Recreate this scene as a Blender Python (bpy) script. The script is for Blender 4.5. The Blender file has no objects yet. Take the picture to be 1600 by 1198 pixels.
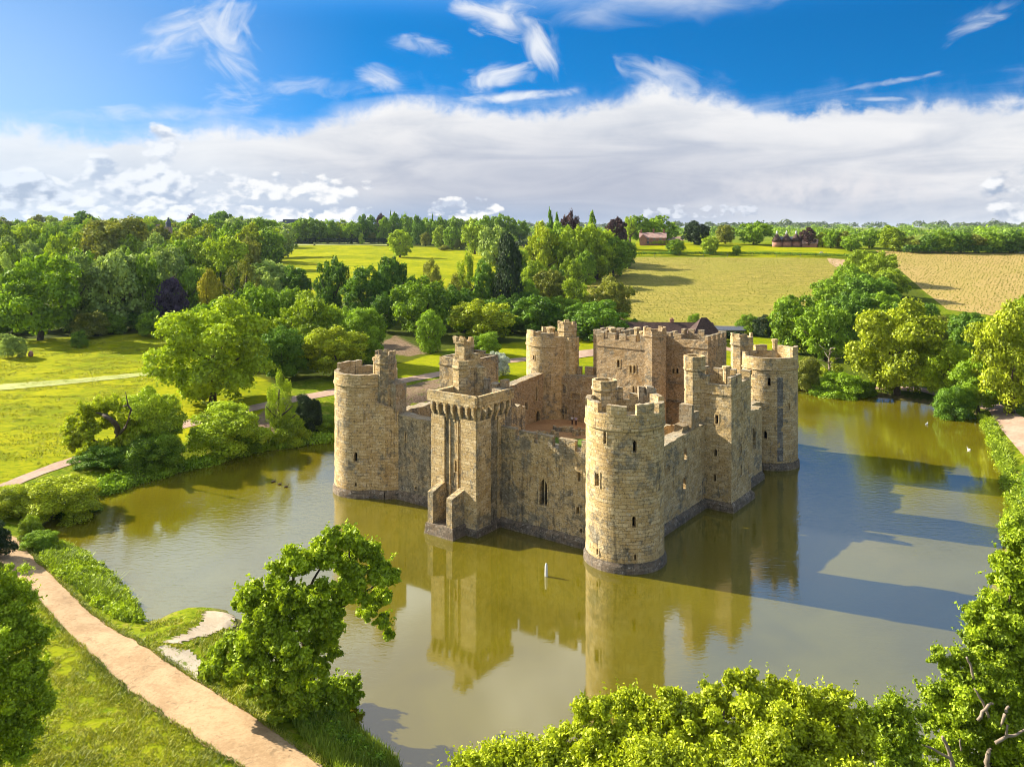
import bpy, math, random
import numpy as np
from mathutils import Vector

R = math.radians
scene = bpy.context.scene
COL = scene.collection

# ------------------------------------------------------------------ camera
F, H, CX, HY = 1294.0, 38.2, 800.0, 355.0        # focal length in photo pixels, eye height above the water
cd = bpy.data.cameras.new('camera')
cam = bpy.data.objects.new('camera', cd)
COL.objects.link(cam)
cam.location = (0, 0, H)
cam.rotation_euler = (R(90), 0, 0)
cd.sensor_width = 36.0
cd.lens = 36.0 * F / 1600.0
cd.shift_y = -(599.0 - HY) / 1600.0
cd.clip_start = 0.5
cd.clip_end = 30000
scene.camera = cam

# ------------------------------------------------------------------ sun, exposure
SUN_EL = R(29.0)
SUN_AZ = math.atan2(-0.92, 0.40)                  # from +Y towards +X
sd_ = bpy.data.lights.new('sun', 'SUN')
sd_.energy = 5.0
sd_.angle = R(0.53)
sd_.color = (1.0, 0.93, 0.80)
sun = bpy.data.objects.new('sun', sd_)
COL.objects.link(sun)
sv = Vector((math.sin(SUN_AZ) * math.cos(SUN_EL), math.cos(SUN_AZ) * math.cos(SUN_EL), math.sin(SUN_EL)))
sun.rotation_euler = sv.to_track_quat('Z', 'Y').to_euler()
sun.location = (-100, 50, 120)
vs = scene.view_settings
vs.view_transform = 'Standard'
vs.look = 'None'
vs.gamma = 1.0
vs.exposure = 1.62
scene.cycles.use_denoising = True
scene.cycles.denoising_prefilter = 'ACCURATE'
scene.cycles.filter_width = 1.0
scene.cycles.max_bounces = 5
scene.cycles.diffuse_bounces = 2
scene.cycles.glossy_bounces = 2
scene.cycles.transmission_bounces = 3
scene.cycles.sample_clamp_indirect = 4.0

# ------------------------------------------------------------------ world: sky with clouds
class NT:
    """small helper that writes maths as shader nodes"""
    def __init__(s, tree): s.t = tree; s.n = tree.nodes; s.l = tree.links
    def node(s, kind, **kw):
        nd = s.n.new(kind)
        for k, v in kw.items(): setattr(nd, k, v)
        return nd
    def put(s, sock, v):
        if isinstance(v, bpy.types.NodeSocket): s.l.new(v, sock)
        else: sock.default_value = v
    def m(s, op, a, b=None, c=None, clamp=False):
        nd = s.n.new('ShaderNodeMath'); nd.operation = op; nd.use_clamp = clamp
        s.put(nd.inputs[0], a)
        if b is not None: s.put(nd.inputs[1], b)
        if c is not None: s.put(nd.inputs[2], c)
        return nd.outputs[0]
    def add(s, a, b): return s.m('ADD', a, b)
    def sub(s, a, b): return s.m('SUBTRACT', a, b)
    def mul(s, a, b): return s.m('MULTIPLY', a, b)
    def sat(s, a): return s.m('ADD', a, 0.0, clamp=True)
    def step(s, a, lo, hi, o0=0.0, o1=1.0):
        nd = s.n.new('ShaderNodeMapRange'); nd.interpolation_type = 'SMOOTHSTEP'
        s.put(nd.inputs[0], a); nd.inputs[1].default_value = lo; nd.inputs[2].default_value = hi
        nd.inputs[3].default_value = o0; nd.inputs[4].default_value = o1
        return nd.outputs[0]
    def vec(s, x, y, z=0.0):
        nd = s.n.new('ShaderNodeCombineXYZ')
        s.put(nd.inputs[0], x); s.put(nd.inputs[1], y); s.put(nd.inputs[2], z)
        return nd.outputs[0]
    def noise(s, v, scale, detail=4.0, rough=0.55, dist=0.0, out=0):
        nd = s.n.new('ShaderNodeTexNoise')
        s.put(nd.inputs['Vector'], v); nd.inputs['Scale'].default_value = scale
        nd.inputs['Detail'].default_value = detail; nd.inputs['Roughness'].default_value = rough
        nd.inputs['Distortion'].default_value = dist
        return nd.outputs[out]
    def mix(s, f, a, b, blend='MIX'):
        nd = s.n.new('ShaderNodeMix'); nd.data_type = 'RGBA'; nd.blend_type = blend
        s.put(nd.inputs[0], f)
        for sock, v in ((nd.inputs[6], a), (nd.inputs[7], b)):
            s.put(sock, v if isinstance(v, bpy.types.NodeSocket) else (*v, 1.0))
        return nd.outputs[2]
    def ramp(s, f, stops, interp='LINEAR'):
        nd = s.n.new('ShaderNodeValToRGB'); cr = nd.color_ramp; cr.interpolation = interp
        while len(cr.elements) > 1: cr.elements.remove(cr.elements[-1])
        for i, (p, c) in enumerate(stops):
            e = cr.elements[0] if i == 0 else cr.elements.new(p)
            e.position = p
            e.color = (*c, 1.0) if isinstance(c, tuple) else (c, c, c, 1.0)
        s.put(nd.inputs[0], f)
        return nd.outputs[0]

def direction(px, py):
    """pixel of the photograph -> azimuth and elevation in degrees"""
    a = math.atan((px - CX) / F)
    return math.degrees(a), math.degrees(math.atan((HY - py) / F * math.cos(a)))

world = bpy.data.worlds.new('World')
scene.world = world
world.use_nodes = True
W = NT(world.node_tree)
W.n.clear()
STR = 0.070
def build_sky():
    tc = W.node('ShaderNodeTexCoord')
    sp = W.node('ShaderNodeSeparateXYZ'); W.l.new(tc.outputs['Generated'], sp.inputs[0])
    x, y, z = sp.outputs
    az = W.mul(W.m('ARCTAN2', x, y), 57.2958)
    el = W.mul(W.m('ARCSINE', z), 57.2958)
    # clear air: the deep blue high in the sky, brought down close to the horizon
    zz = W.add(W.mul(W.m('MAXIMUM', z, 0.0), 1.9), 0.16)
    sky = W.node('ShaderNodeTexSky', sky_type='NISHITA')
    sky.sun_disc = False
    sky.sun_elevation = SUN_EL
    sky.sun_rotation = SUN_AZ
    sky.air_density = 1.0; sky.dust_density = 0.35; sky.ozone_density = 3.5
    nrm = W.node('ShaderNodeVectorMath', operation='NORMALIZE')
    W.l.new(W.vec(x, y, zz), nrm.inputs[0])
    W.l.new(nrm.outputs[0], sky.inputs[0])
    hs = W.node('ShaderNodeHueSaturation')
    hs.inputs['Saturation'].default_value = 1.32; hs.inputs['Value'].default_value = 1.0
    hs.inputs['Hue'].default_value = 0.493
    W.l.new(sky.outputs[0], hs.inputs['Color'])
    blue = W.mix(1.0, hs.outputs[0], W.mix(W.step(el, 13.0, 22.0), (0.19, 0.71, 0.87), (1.55, 1.85, 1.95)), 'MULTIPLY')
    K = 0.99 / 2 ** vs.exposure / STR                                   # a cloud as bright as white paper
    def c(r, g, b): return (r * K, g * K, b * K)
    p = W.vec(az, el)
    ps = W.vec(W.mul(az, 0.45), el)
    # soft noises
    nA = W.noise(ps, 0.22, 6, 0.58, 0.4)
    nB = W.noise(p, 0.55, 6, 0.62, 0.3)
    nL = W.noise(W.vec(W.mul(az, 0.18), el), 0.5, 5, 0.55, 0.8)
    # ---- the great bank
    pts = [(-700, 180), (-300, 185), (0, 200), (130, 208), (330, 210), (440, 205), (530, 178), (640, 152), (720, 170), (840, 178), (920, 165),
           (1020, 135), (1100, 150), (1230, 180), (1350, 172), (1480, 160), (1600, 150), (1900, 120), (2300, 90)]
    stops = []
    for q in pts:
        a, e = direction(*q)
        stops.append(((a + 50) / 100, e / 20))
    top = W.mul(W.ramp(W.mul(W.add(az, 50.0), 0.01), stops, 'EASE'), 20.0)
    edge = W.add(W.sub(top, el), W.add(W.mul(W.sub(nA, 0.5), 2.4), W.mul(W.sub(nB, 0.5), 2.2)))
    bank = W.step(edge, -0.35, 0.75)
    # veil drawn out above the bank
    veil = W.mul(W.step(W.add(edge, W.mul(W.sub(nL, 0.5), 5.0)), -1.6, 1.2), 0.5)
    # bank colour: bright crest, grey-lilac rain curtain under it in the middle and right
    gx = W.m('DIVIDE', W.sub(az, 4.0), 19.0)
    gy = W.m('DIVIDE', W.sub(el, 2.4), 3.7)
    rain = W.m('EXPONENT', W.mul(W.add(W.mul(gx, gx), W.mul(gy, gy)), -1.0))
    sh = W.step(W.add(W.mul(nA, 0.5), W.mul(nL, 0.5)), 0.36, 0.60)
    bankc = W.mix(sh, c(0.60, 0.65, 0.74), c(0.93, 0.93, 0.94))
    bankc = W.mix(W.mul(W.step(edge, 3.2, 0.3), 0.55), bankc, c(1.0, 1.0, 1.0))
    bankc = W.mix(W.mul(rain, 0.9), bankc, W.mix(W.step(nL, 0.3, 0.7), c(0.43, 0.475, 0.60), c(0.58, 0.61, 0.70)))
    rx = W.m('DIVIDE', W.sub(az, 21.0), 8.0)
    ry = W.m('DIVIDE', W.sub(el, 2.2), 1.6)
    warm = W.m('EXPONENT', W.mul(W.add(W.mul(rx, rx), W.mul(ry, ry)), -1.0))
    bankc = W.mix(W.mul(warm, W.mul(W.step(nB, 0.35, 0.7), 0.8)), bankc, c(0.86, 0.84, 0.86))
    col = W.mix(veil, blue, c(0.80, 0.87, 0.97))
    col = W.mix(bank, col, bankc)
    # ---- blue-grey distance low over the horizon
    low = W.mul(W.step(el, 2.6, 0.4), W.step(az, 12.0, -6.0, 0.25, 0.95))
    col = W.mix(low, col, c(0.36, 0.47, 0.66))
    col = W.mix(W.mul(W.mul(W.step(el, 5.0, 2.0), W.step(az, -8.0, -18.0)), 0.55), col, c(0.50, 0.60, 0.76))
    # ---- heaped clouds
    def heaps(col, mask, scale, thr, off, bright=(1.0, 1.0, 1.0), shade=(0.47, 0.55, 0.69), soft=0.05):
        q = W.vec(W.add(az, off), W.mul(el, 1.55), off)
        def puff(v):
            big = W.noise(v, scale * .6, 2, 0.5, 0.0)
            mid_ = W.sub(W.noise(v, scale * 1.7, 4, 0.52, 0.0), 0.5)
            return W.add(W.add(big, 0.030), W.mul(mid_, 0.42))
        n0 = puff(q)
        q1 = W.vec(W.add(az, off - 0.3), W.mul(W.add(el, 0.4), 1.55), off)
        n1 = puff(q1)
        d = W.step(W.add(n0, W.mul(W.sub(mask, 1.0), 0.6)), thr, thr + soft)
        lit = W.step(W.add(W.mul(W.sub(n0, n1), 1.5), W.mul(W.sub(el, 1.5), 0.025)), -0.16, 0.16)
        return W.mix(d, col, W.mix(lit, c(*shade), c(*bright)))
    def blob(a0, e0, ra, re):
        u = W.m('DIVIDE', W.sub(az, a0), ra); v = W.m('DIVIDE', W.sub(el, e0), re)
        return W.step(W.add(W.mul(u, u), W.mul(v, v)), 1.3, 0.15)
    left = W.m('MAXIMUM', blob(-23.5, 2.4, 7.5, 2.7), blob(-22.9, 4.6, 2.0, 2.6))
    left = W.m('MAXIMUM', left, blob(-33, 2.4, 7, 2.8))
    col = heaps(col, left, 0.62, 0.38, 11.3, (0.97, 0.98, 1.0), (0.40, 0.49, 0.66), 0.13)
    col = heaps(col, W.m('MAXIMUM', blob(-14.5, 2.6, 8, 1.5), blob(-27, 1.4, 8, 1.2)), 0.75, 0.43, 17.9, (1.0, 1.0, 1.0), (0.55, 0.63, 0.76), 0.13)
    col = heaps(col, W.m('MAXIMUM', blob(-30.5, 2.2, 4.2, 1.7), blob(-40, 2.5, 6, 3)), 0.6, 0.42, 8.1, (0.86, 0.90, 0.98), (0.20, 0.28, 0.45), 0.12)
    lowm = W.m('MAXIMUM', blob(-18, 0.8, 16, 0.9), blob(-3.2, 1.2, 3.6, 1.3))
    col = heaps(col, lowm, 0.95, 0.40, 4.7, (1.0, 1.0, 1.0), (0.60, 0.67, 0.80), 0.13)
    col = heaps(col, W.m('MAXIMUM', blob(32.0, 1.9, 3.6, 2.6), blob(40, 2.5, 6, 3.5)), 0.6, 0.40, 21.9, (0.97, 0.98, 1.0), (0.42, 0.50, 0.64), 0.14)
    col = heaps(col, blob(12.5, 1.1, 9, 0.8), 1.0, 0.49, 31.1, (0.78, 0.82, 0.90), (0.52, 0.58, 0.70), 0.1)
    # ---- high feathered cloud
    def feather(col, px, py, rx_, ry_, ang, amt, scale, off, thr=0.42):
        a0, e0 = direction(px, py)
        ca, sa = math.cos(ang), math.sin(ang)
        da = W.sub(az, a0); de = W.sub(el, e0)
        u = W.add(W.mul(da, ca), W.mul(de, sa)); v = W.sub(W.mul(de, ca), W.mul(da, sa))
        mu = W.m('DIVIDE', u, rx_); mv = W.m('DIVIDE', v, ry_)
        g = W.m('EXPONENT', W.mul(W.add(W.mul(mu, mu), W.mul(mv, mv)), -1.0))
        n = W.noise(W.vec(W.add(W.mul(u, 0.42), off), W.mul(v, 1.0), off), scale, 5, 0.55, 0.8)
        f = W.mul(W.step(W.add(n, W.mul(W.sub(g, 1.0), 0.62)), thr - 0.16, thr + 0.34), amt)
        return W.mix(f, col, c(0.93, 0.96, 1.0))
    col = feather(col, 290, 55, 4.6, 2.3, R(20), 0.62, 0.8, 3.0, 0.34)
    col = feather(col, 355, 75, 3.6, 2.2, R(-45), 0.72, 0.8, 8.0, 0.34)
    col = feather(col, 350, 20, 2.2, 2.2, R(60), 0.7, 0.8, 9.5, 0.36)
    col = feather(col, 460, 140, 8.0, 1.2, R(6), 0.55, 0.9, 14.0, 0.42)
    col = feather(col, 250, 175, 9.0, 0.7, R(4), 0.5, 0.9, 16.0, 0.38)
    col = feather(col, 775, 28, 3.6, 1.5, R(-12), 0.9, 0.7, 19.0, 0.29)
    col = feather(col, 840, 70, 2.4, 1.5, R(-65), 0.9, 0.8, 25.0, 0.31)
    col = feather(col, 780, 122, 3.0, 1.1, R(10), 0.85, 0.8, 29.0, 0.32)
    col = feather(col, 810, 152, 5.2, 0.5, R(6), 0.95, 0.8, 35.0, 0.30)
    col = feather(col, 655, 72, 3.0, 1.2, R(-15), 0.6, 0.9, 41.0, 0.36)
    col = feather(col, 592, 125, 2.2, 1.2, R(-20), 0.65, 0.9, 46.0, 0.34)
    col = feather(col, 1030, -12, 12.0, 2.1, R(4), 0.62, 0.3, 52.0, 0.22)
    col = feather(col, 1400, 127, 3.4, 0.36, R(6), 0.85, 0.8, 57.0, 0.36)
    col = feather(col, 1370, 155, 2.2, 0.26, R(-3), 0.85, 0.8, 63.0, 0.36)
    col = feather(col, 1545, 22, 3.6, 1.0, R(20), 0.6, 0.8, 68.0, 0.36)
    col = feather(col, 1045, 128, 4.5, 1.5, R(-20), 0.6, 0.9, 73.0, 0.33)
    # sunward brightening on the far left, thin high haze
    col = W.mix(W.mul(W.step(az, -8.0, -36.0), W.mul(W.step(el, 26.0, 6.0), 0.50)), col, c(0.80, 0.92, 1.05))
    # ---- cloud overhead, seen only mirrored in the moat
    pz = W.node('ShaderNodeVectorMath', operation='SCALE')
    inv = W.m('DIVIDE', 1.0, W.m('MAXIMUM', z, 0.12))
    hi = W.vec(W.mul(x, inv), W.mul(y, inv), 3.0)
    nh = W.noise(hi, 0.75, 5, 0.55, 0.5)
    col = W.mix(W.mul(W.step(el, 14.0, 19.0), 0.26), col, c(1.0, 1.02, 1.06))
    hm = W.mul(W.step(el, 15.0, 20.0), W.step(W.add(nh, W.step(az, 17.0, 2.0, -0.12, 0.16)), 0.38, 0.54))
    hn = W.noise(hi, 1.6, 4, 0.55, 0.3)
    col = W.mix(W.mul(hm, 0.92), col, W.mix(W.step(hn, 0.40, 0.62), c(0.80, 0.78, 0.86), W.mix(W.step(az, 0.0, -16.0), c(1.55, 1.48, 1.34), c(1.22, 1.46, 1.62))))
    bg = W.node('ShaderNodeBackground'); bg.inputs[1].default_value = STR
    W.l.new(col, bg.inputs[0])
    out = W.node('ShaderNodeOutputWorld')
    W.l.new(bg.outputs[0], out.inputs[0])
build_sky()
world.cycles.sampling_method = 'MANUAL'
world.cycles.sample_map_resolution = 512

# ------------------------------------------------------------------ helpers
def tag(o, label=None, cat=None, group=None, kind=None):
    if label: o['label'] = label
    if cat: o['category'] = cat
    if group: o['group'] = group
    if kind: o['kind'] = kind
    return o

def empty(name, loc=(0, 0, 0), parent=None):
    o = bpy.data.objects.new(name, None)
    COL.objects.link(o)
    o.location = loc
    o.empty_display_size = 0.5
    if parent: o.parent = parent
    return o

class MB:
    """collects vertices (each with its own texture coordinate in metres), faces and materials"""
    def __init__(s): s.v = []; s.f = []; s.uv = []; s.mi = []; s.sm = []
    def vert(s, p, uv=(0, 0)):
        s.v.append(tuple(p)); s.uv.append(uv); return len(s.v) - 1
    def face(s, idx, mi=0, smooth=False):
        s.f.append(tuple(idx)); s.mi.append(mi); s.sm.append(smooth)
    def poly(s, pts, mi=0, uvs=None):
        if uvs is None:
            p0 = Vector(pts[0]); e = (Vector(pts[1]) - p0)
            n = (Vector(pts[1]) - p0).cross(Vector(pts[2]) - p0)
            if n.length < 1e-9: n = Vector((0, 0, 1))
            n.normalize()
            if abs(n.z) > 0.75: uvs = [(p[0], p[1]) for p in pts]
            else:
                t = Vector((-n.y, n.x, 0)).normalized()
                uvs = [(Vector(p).dot(t), p[2]) for p in pts]
        s.face([s.vert(p, u) for p, u in zip(pts, uvs)], mi)
    def hexa(s, b, t, mi=0):
        """bottom four and top four corners, both counter-clockwise from above"""
        s.poly(b[::-1], mi); s.poly(t, mi)
        for i in range(4):
            j = (i + 1) % 4
            s.poly([b[i], b[j], t[j], t[i]], mi)
    def box(s, x0, x1, y0, y1, z0, z1, mi=0):
        s.hexa([(x0, y0, z0), (x1, y0, z0), (x1, y1, z0), (x0, y1, z0)],
               [(x0, y0, z1), (x1, y0, z1), (x1, y1, z1), (x0, y1, z1)], mi)
    def tube(s, pts, rad, n=8, mi=0, cap=True, smooth=True):
        pts = [Vector(p) for p in pts]
        rings = []
        for i, p in enumerate(pts):
            a = pts[max(0, i - 1)]; b = pts[min(len(pts) - 1, i + 1)]
            t = (b - a).normalized() if (b - a).length > 1e-9 else Vector((0, 0, 1))
            up = Vector((0, 0, 1)) if abs(t.z) < 0.9 else Vector((1, 0, 0))
            x = t.cross(up).normalized(); y = t.cross(x)
            rings.append([s.vert(p + (x * math.cos(2 * math.pi * k / n) + y * math.sin(2 * math.pi * k / n)) * rad[i], (k / n, i)) for k in range(n)])
        for i in range(len(rings) - 1):
            for k in range(n):
                k2 = (k + 1) % n
                s.face((rings[i][k], rings[i + 1][k], rings[i + 1][k2], rings[i][k2]), mi, smooth)
        if cap:
            s.face(rings[0], mi); s.face(rings[-1][::-1], mi)
    def lathe(s, cx, cy, prof, n=32, mi=0, a0=0.0, smooth=True):
        rings = []
        for (r, z) in prof:
            rings.append([s.vert((cx + r * math.cos(a0 + 2 * math.pi * k / n), cy + r * math.sin(a0 + 2 * math.pi * k / n), z), (r * 2 * math.pi * k / n, z)) for k in range(n)])
        for i in range(len(rings) - 1):
            for k in range(n):
                k2 = (k + 1) % n
                s.face((rings[i][k], rings[i][k2], rings[i + 1][k2], rings[i + 1][k]), mi, smooth)
        s.face(rings[-1], mi); s.face(rings[0][::-1], mi)
    def build(s, name, mats, parent=None, loc=None):
        me = bpy.data.meshes.new(name)
        me.from_pydata(s.v, [], s.f)
        mats = mats if isinstance(mats, (list, tuple)) else [mats]
        for m_ in mats: me.materials.append(m_)
        if s.f:
            me.polygons.foreach_set('material_index', s.mi)
            me.polygons.foreach_set('use_smooth', s.sm)
            ul = me.uv_layers.new(name='UVMap')
            li = np.empty(len(me.loops), dtype=np.int32); me.loops.foreach_get('vertex_index', li)
            ul.data.foreach_set('uv', np.asarray(s.uv, dtype=np.float32)[li].ravel())
        me.update()
        o = bpy.data.objects.new(name, me)
        COL.objects.link(o)
        if parent:
            o.parent = parent
        if loc is not None: o.location = loc
        return o

def hash2(ix, iy, seed=0):
    n = (ix.astype(np.int64) * 374761393 + iy.astype(np.int64) * 668265263 + seed * 1442695041) & 0x7fffffff
    n = ((n ^ (n >> 13)) * 1274126177) & 0x7fffffff
    return ((n ^ (n >> 16)) & 0xffff) / 65535.0
def vnoise(x, y, seed=0):
    x = np.asarray(x, float); y = np.asarray(y, float)
    ix = np.floor(x); iy = np.floor(y); fx = x - ix; fy = y - iy
    fx = fx * fx * (3 - 2 * fx); fy = fy * fy * (3 - 2 * fy)
    a = hash2(ix, iy, seed); b = hash2(ix + 1, iy, seed); c = hash2(ix, iy + 1, seed); d = hash2(ix + 1, iy + 1, seed)
    return (a + (b - a) * fx) * (1 - fy) + (c + (d - c) * fx) * fy - 0.5
def sstep(a, lo, hi):
    t = np.clip((np.asarray(a, float) - lo) / (hi - lo), 0, 1)
    return t * t * (3 - 2 * t)

def P0(px, py, z=0.0):
    """point at height z seen at a photo pixel"""
    Y = F * (H - z) / (py - HY)
    return ((px - CX) / F * Y, Y)

# ------------------------------------------------------------------ terrain
shore_px = [(222, 972), (190, 945), (150, 900), (112, 868), (80, 850), (66, 822), (90, 800), (150, 770), (240, 745), (300, 727), (360, 712),
            (420, 698), (470, 690), (523, 684)]
moat = [P0(a, b, 0.0) for a, b in shore_px]
moat += [(-26, 158), (-12, 178), (10, 195), (36, 203), (52, 198)]
moat += [P0(a, b, 0.0) for a, b in [(1242, 610), (1310, 613), (1380, 619), (1450, 630), (1510, 643), (1540, 660), (1556, 700), (1570, 740), (1584, 785), (1578, 840), (1560, 900), (1525, 960)]]
moat += [(42, 70), (36, 60), (24, 53), (10, 49), (0, 49), (-6, 54)]
moat += [P0(a, b, 0.0) for a, b in [(622, 1190), (575, 1150), (535, 1118), (500, 1075), (420, 1046), (372, 1030), (366, 1000), (378, 972), (350, 953), (310, 948), (268, 958), (238, 974)]]
MO = np.array(moat)
def moat_sd(x, y):
    """distance to the shore, negative over water"""
    x = np.asarray(x, float); y = np.asarray(y, float)
    sh = x.shape; x = x.ravel(); y = y.ravel()
    d = np.full(x.shape, 1e9); ins = np.zeros(x.shape, bool)
    n = len(MO)
    for i in range(n):
        ax, ay = MO[i]; bx, by = MO[(i + 1) % n]
        ex, ey = bx - ax, by - ay
        t = np.clip(((x - ax) * ex + (y - ay) * ey) / (ex * ex + ey * ey), 0, 1)
        d = np.minimum(d, np.hypot(x - ax - t * ex, y - ay - t * ey))
        c = ((ay > y) != (by > y))
        xi = ax + (y - ay) / (by - ay + 1e-12) * ex
        ins ^= c & (x < xi)
    return np.where(ins, -d, d).reshape(sh)
YR = [0, 120, 180, 235, 270, 300, 480, 560, 700, 1100, 1800, 3200, 6000, 20000]
ZR = [1.3, 1.3, 1.7, 2.2, 2.6, 5.0, 22.0, 27.2, 27.0, 20, 22, 27, 30, 30]
YL = [0, 110, 150, 200, 260, 330, 430, 600, 776, 900, 1200, 1800, 3200, 6000, 20000]
ZL = [1.3, 1.4, 2.0, 3.2, 5.0, 7.5, 11.0, 16.5, 22.0, 24, 23, 24, 28, 30, 30]
def height0(x, y):
    x = np.asarray(x, float); y = np.asarray(y, float)
    zr = np.interp(y, YR, ZR); zl = np.interp(y, YL, ZL)
    w = sstep(x - 0.03 * (y - 280), -10, 60)
    z = zl + (zr - zl) * w
    far = sstep(y, 150, 700)
    z = z + vnoise(x / 9, y / 9, 1) * (0.35 - 0.1 * far) + vnoise(x / 60, y / 60, 2) * 2.4 * sstep(y, 200, 600) + vnoise(x / 420, y / 420, 3) * 14 * sstep(y, 1000, 2600)
    sd = moat_sd(x, y)
    out = 0.02 + np.minimum(0.55, 0.0 + 0.55 * sstep(sd, -0.2, 1.0)) + (z - 0.57) * sstep(sd, 0.6, 7.0)
    inn = -1.6 * sstep(-sd, -0.1, 3.0)
    return np.where(sd > 0, out, inn)
def axis(lo, hi, step, end_lo, end_hi, grow=1.12):
    a = list(np.arange(lo, hi + 1e-6, step))
    s = step
    while a[-1] < end_hi: s *= grow; a.append(a[-1] + s)
    s = step
    while a[0] > end_lo: s *= grow; a.insert(0, a[0] - s)
    return np.array(a)
GX = axis(-75, 100, 1.0, -14000, 14000, 1.07)
GY = axis(40, 215, 1.0, -300, 22000, 1.05)
mx, my = np.meshgrid(GX, GY)
GZ = height0(mx, my)
def hz(x, y):
    i = int(np.clip(np.searchsorted(GX, x) - 1, 0, len(GX) - 2)); j = int(np.clip(np.searchsorted(GY, y) - 1, 0, len(GY) - 2))
    fx = (x - GX[i]) / (GX[i + 1] - GX[i]); fy = (y - GY[j]) / (GY[j + 1] - GY[j])
    return float((GZ[j, i] * (1 - fx) + GZ[j, i + 1] * fx) * (1 - fy) + (GZ[j + 1, i] * (1 - fx) + GZ[j + 1, i + 1] * fx) * fy)
def ground(px, py):
    """where the line of sight through a photo pixel meets the terrain"""
    k = (py - HY) / F
    Y = 30.0; st = 1.0
    while Y < 9000:
        if H - k * Y <= max(0.0, hz((px - CX) / F * Y, Y)):
            lo, hi_ = Y - st, Y
            for _ in range(18):
                mid = (lo + hi_) / 2
                if H - k * mid <= max(0.0, hz((px - CX) / F * mid, mid)): hi_ = mid
                else: lo = mid
            Y = hi_
            break
        st = max(1.0, Y * 0.01); Y += st
    x = (px - CX) / F * Y
    return x, Y, hz(x, Y)
# ------------------------------------------------------------------ materials
AL = 0.715                     # real-world reflectances for this exposure
def S(c): return tuple(v * AL for v in c)
def new_mat(name):
    m = bpy.data.materials.new(name); m.use_nodes = True
    t = NT(m.node_tree); t.n.clear()
    out = t.node('ShaderNodeOutputMaterial'); bs = t.node('ShaderNodeBsdfPrincipled')
    t.l.new(bs.outputs[0], out.inputs[0])
    bs.inputs['Roughness'].default_value = 0.9
    bs.inputs['Specular IOR Level'].default_value = 0.25
    return m, t, bs, out
def obj_co(t):
    return t.node('ShaderNodeTexCoord').outputs['Object']
def geo_co(t):
    return t.node('ShaderNodeNewGeometry').outputs['Position']
def bump(t, bs, h, strength, dist):
    b = t.node('ShaderNodeBump'); b.inputs['Strength'].default_value = strength; b.inputs['Distance'].default_value = dist
    t.put(b.inputs['Height'], h); t.l.new(b.outputs[0], bs.inputs['Normal'])
def flat(name, colr, rough=0.85, var=0.25, scale=3.0):
    m, t, bs, _ = new_mat(name)
    n = t.noise(geo_co(t), scale, 4, 0.6)
    k = t.step(n, 0.25, 0.75)
    t.put(bs.inputs['Base Color'], t.mix(k, tuple(AL * c * (1 - var) for c in colr), tuple(min(1, AL * c * (1 + var)) for c in colr)))
    bs.inputs['Roughness'].default_value = rough
    return m

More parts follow.
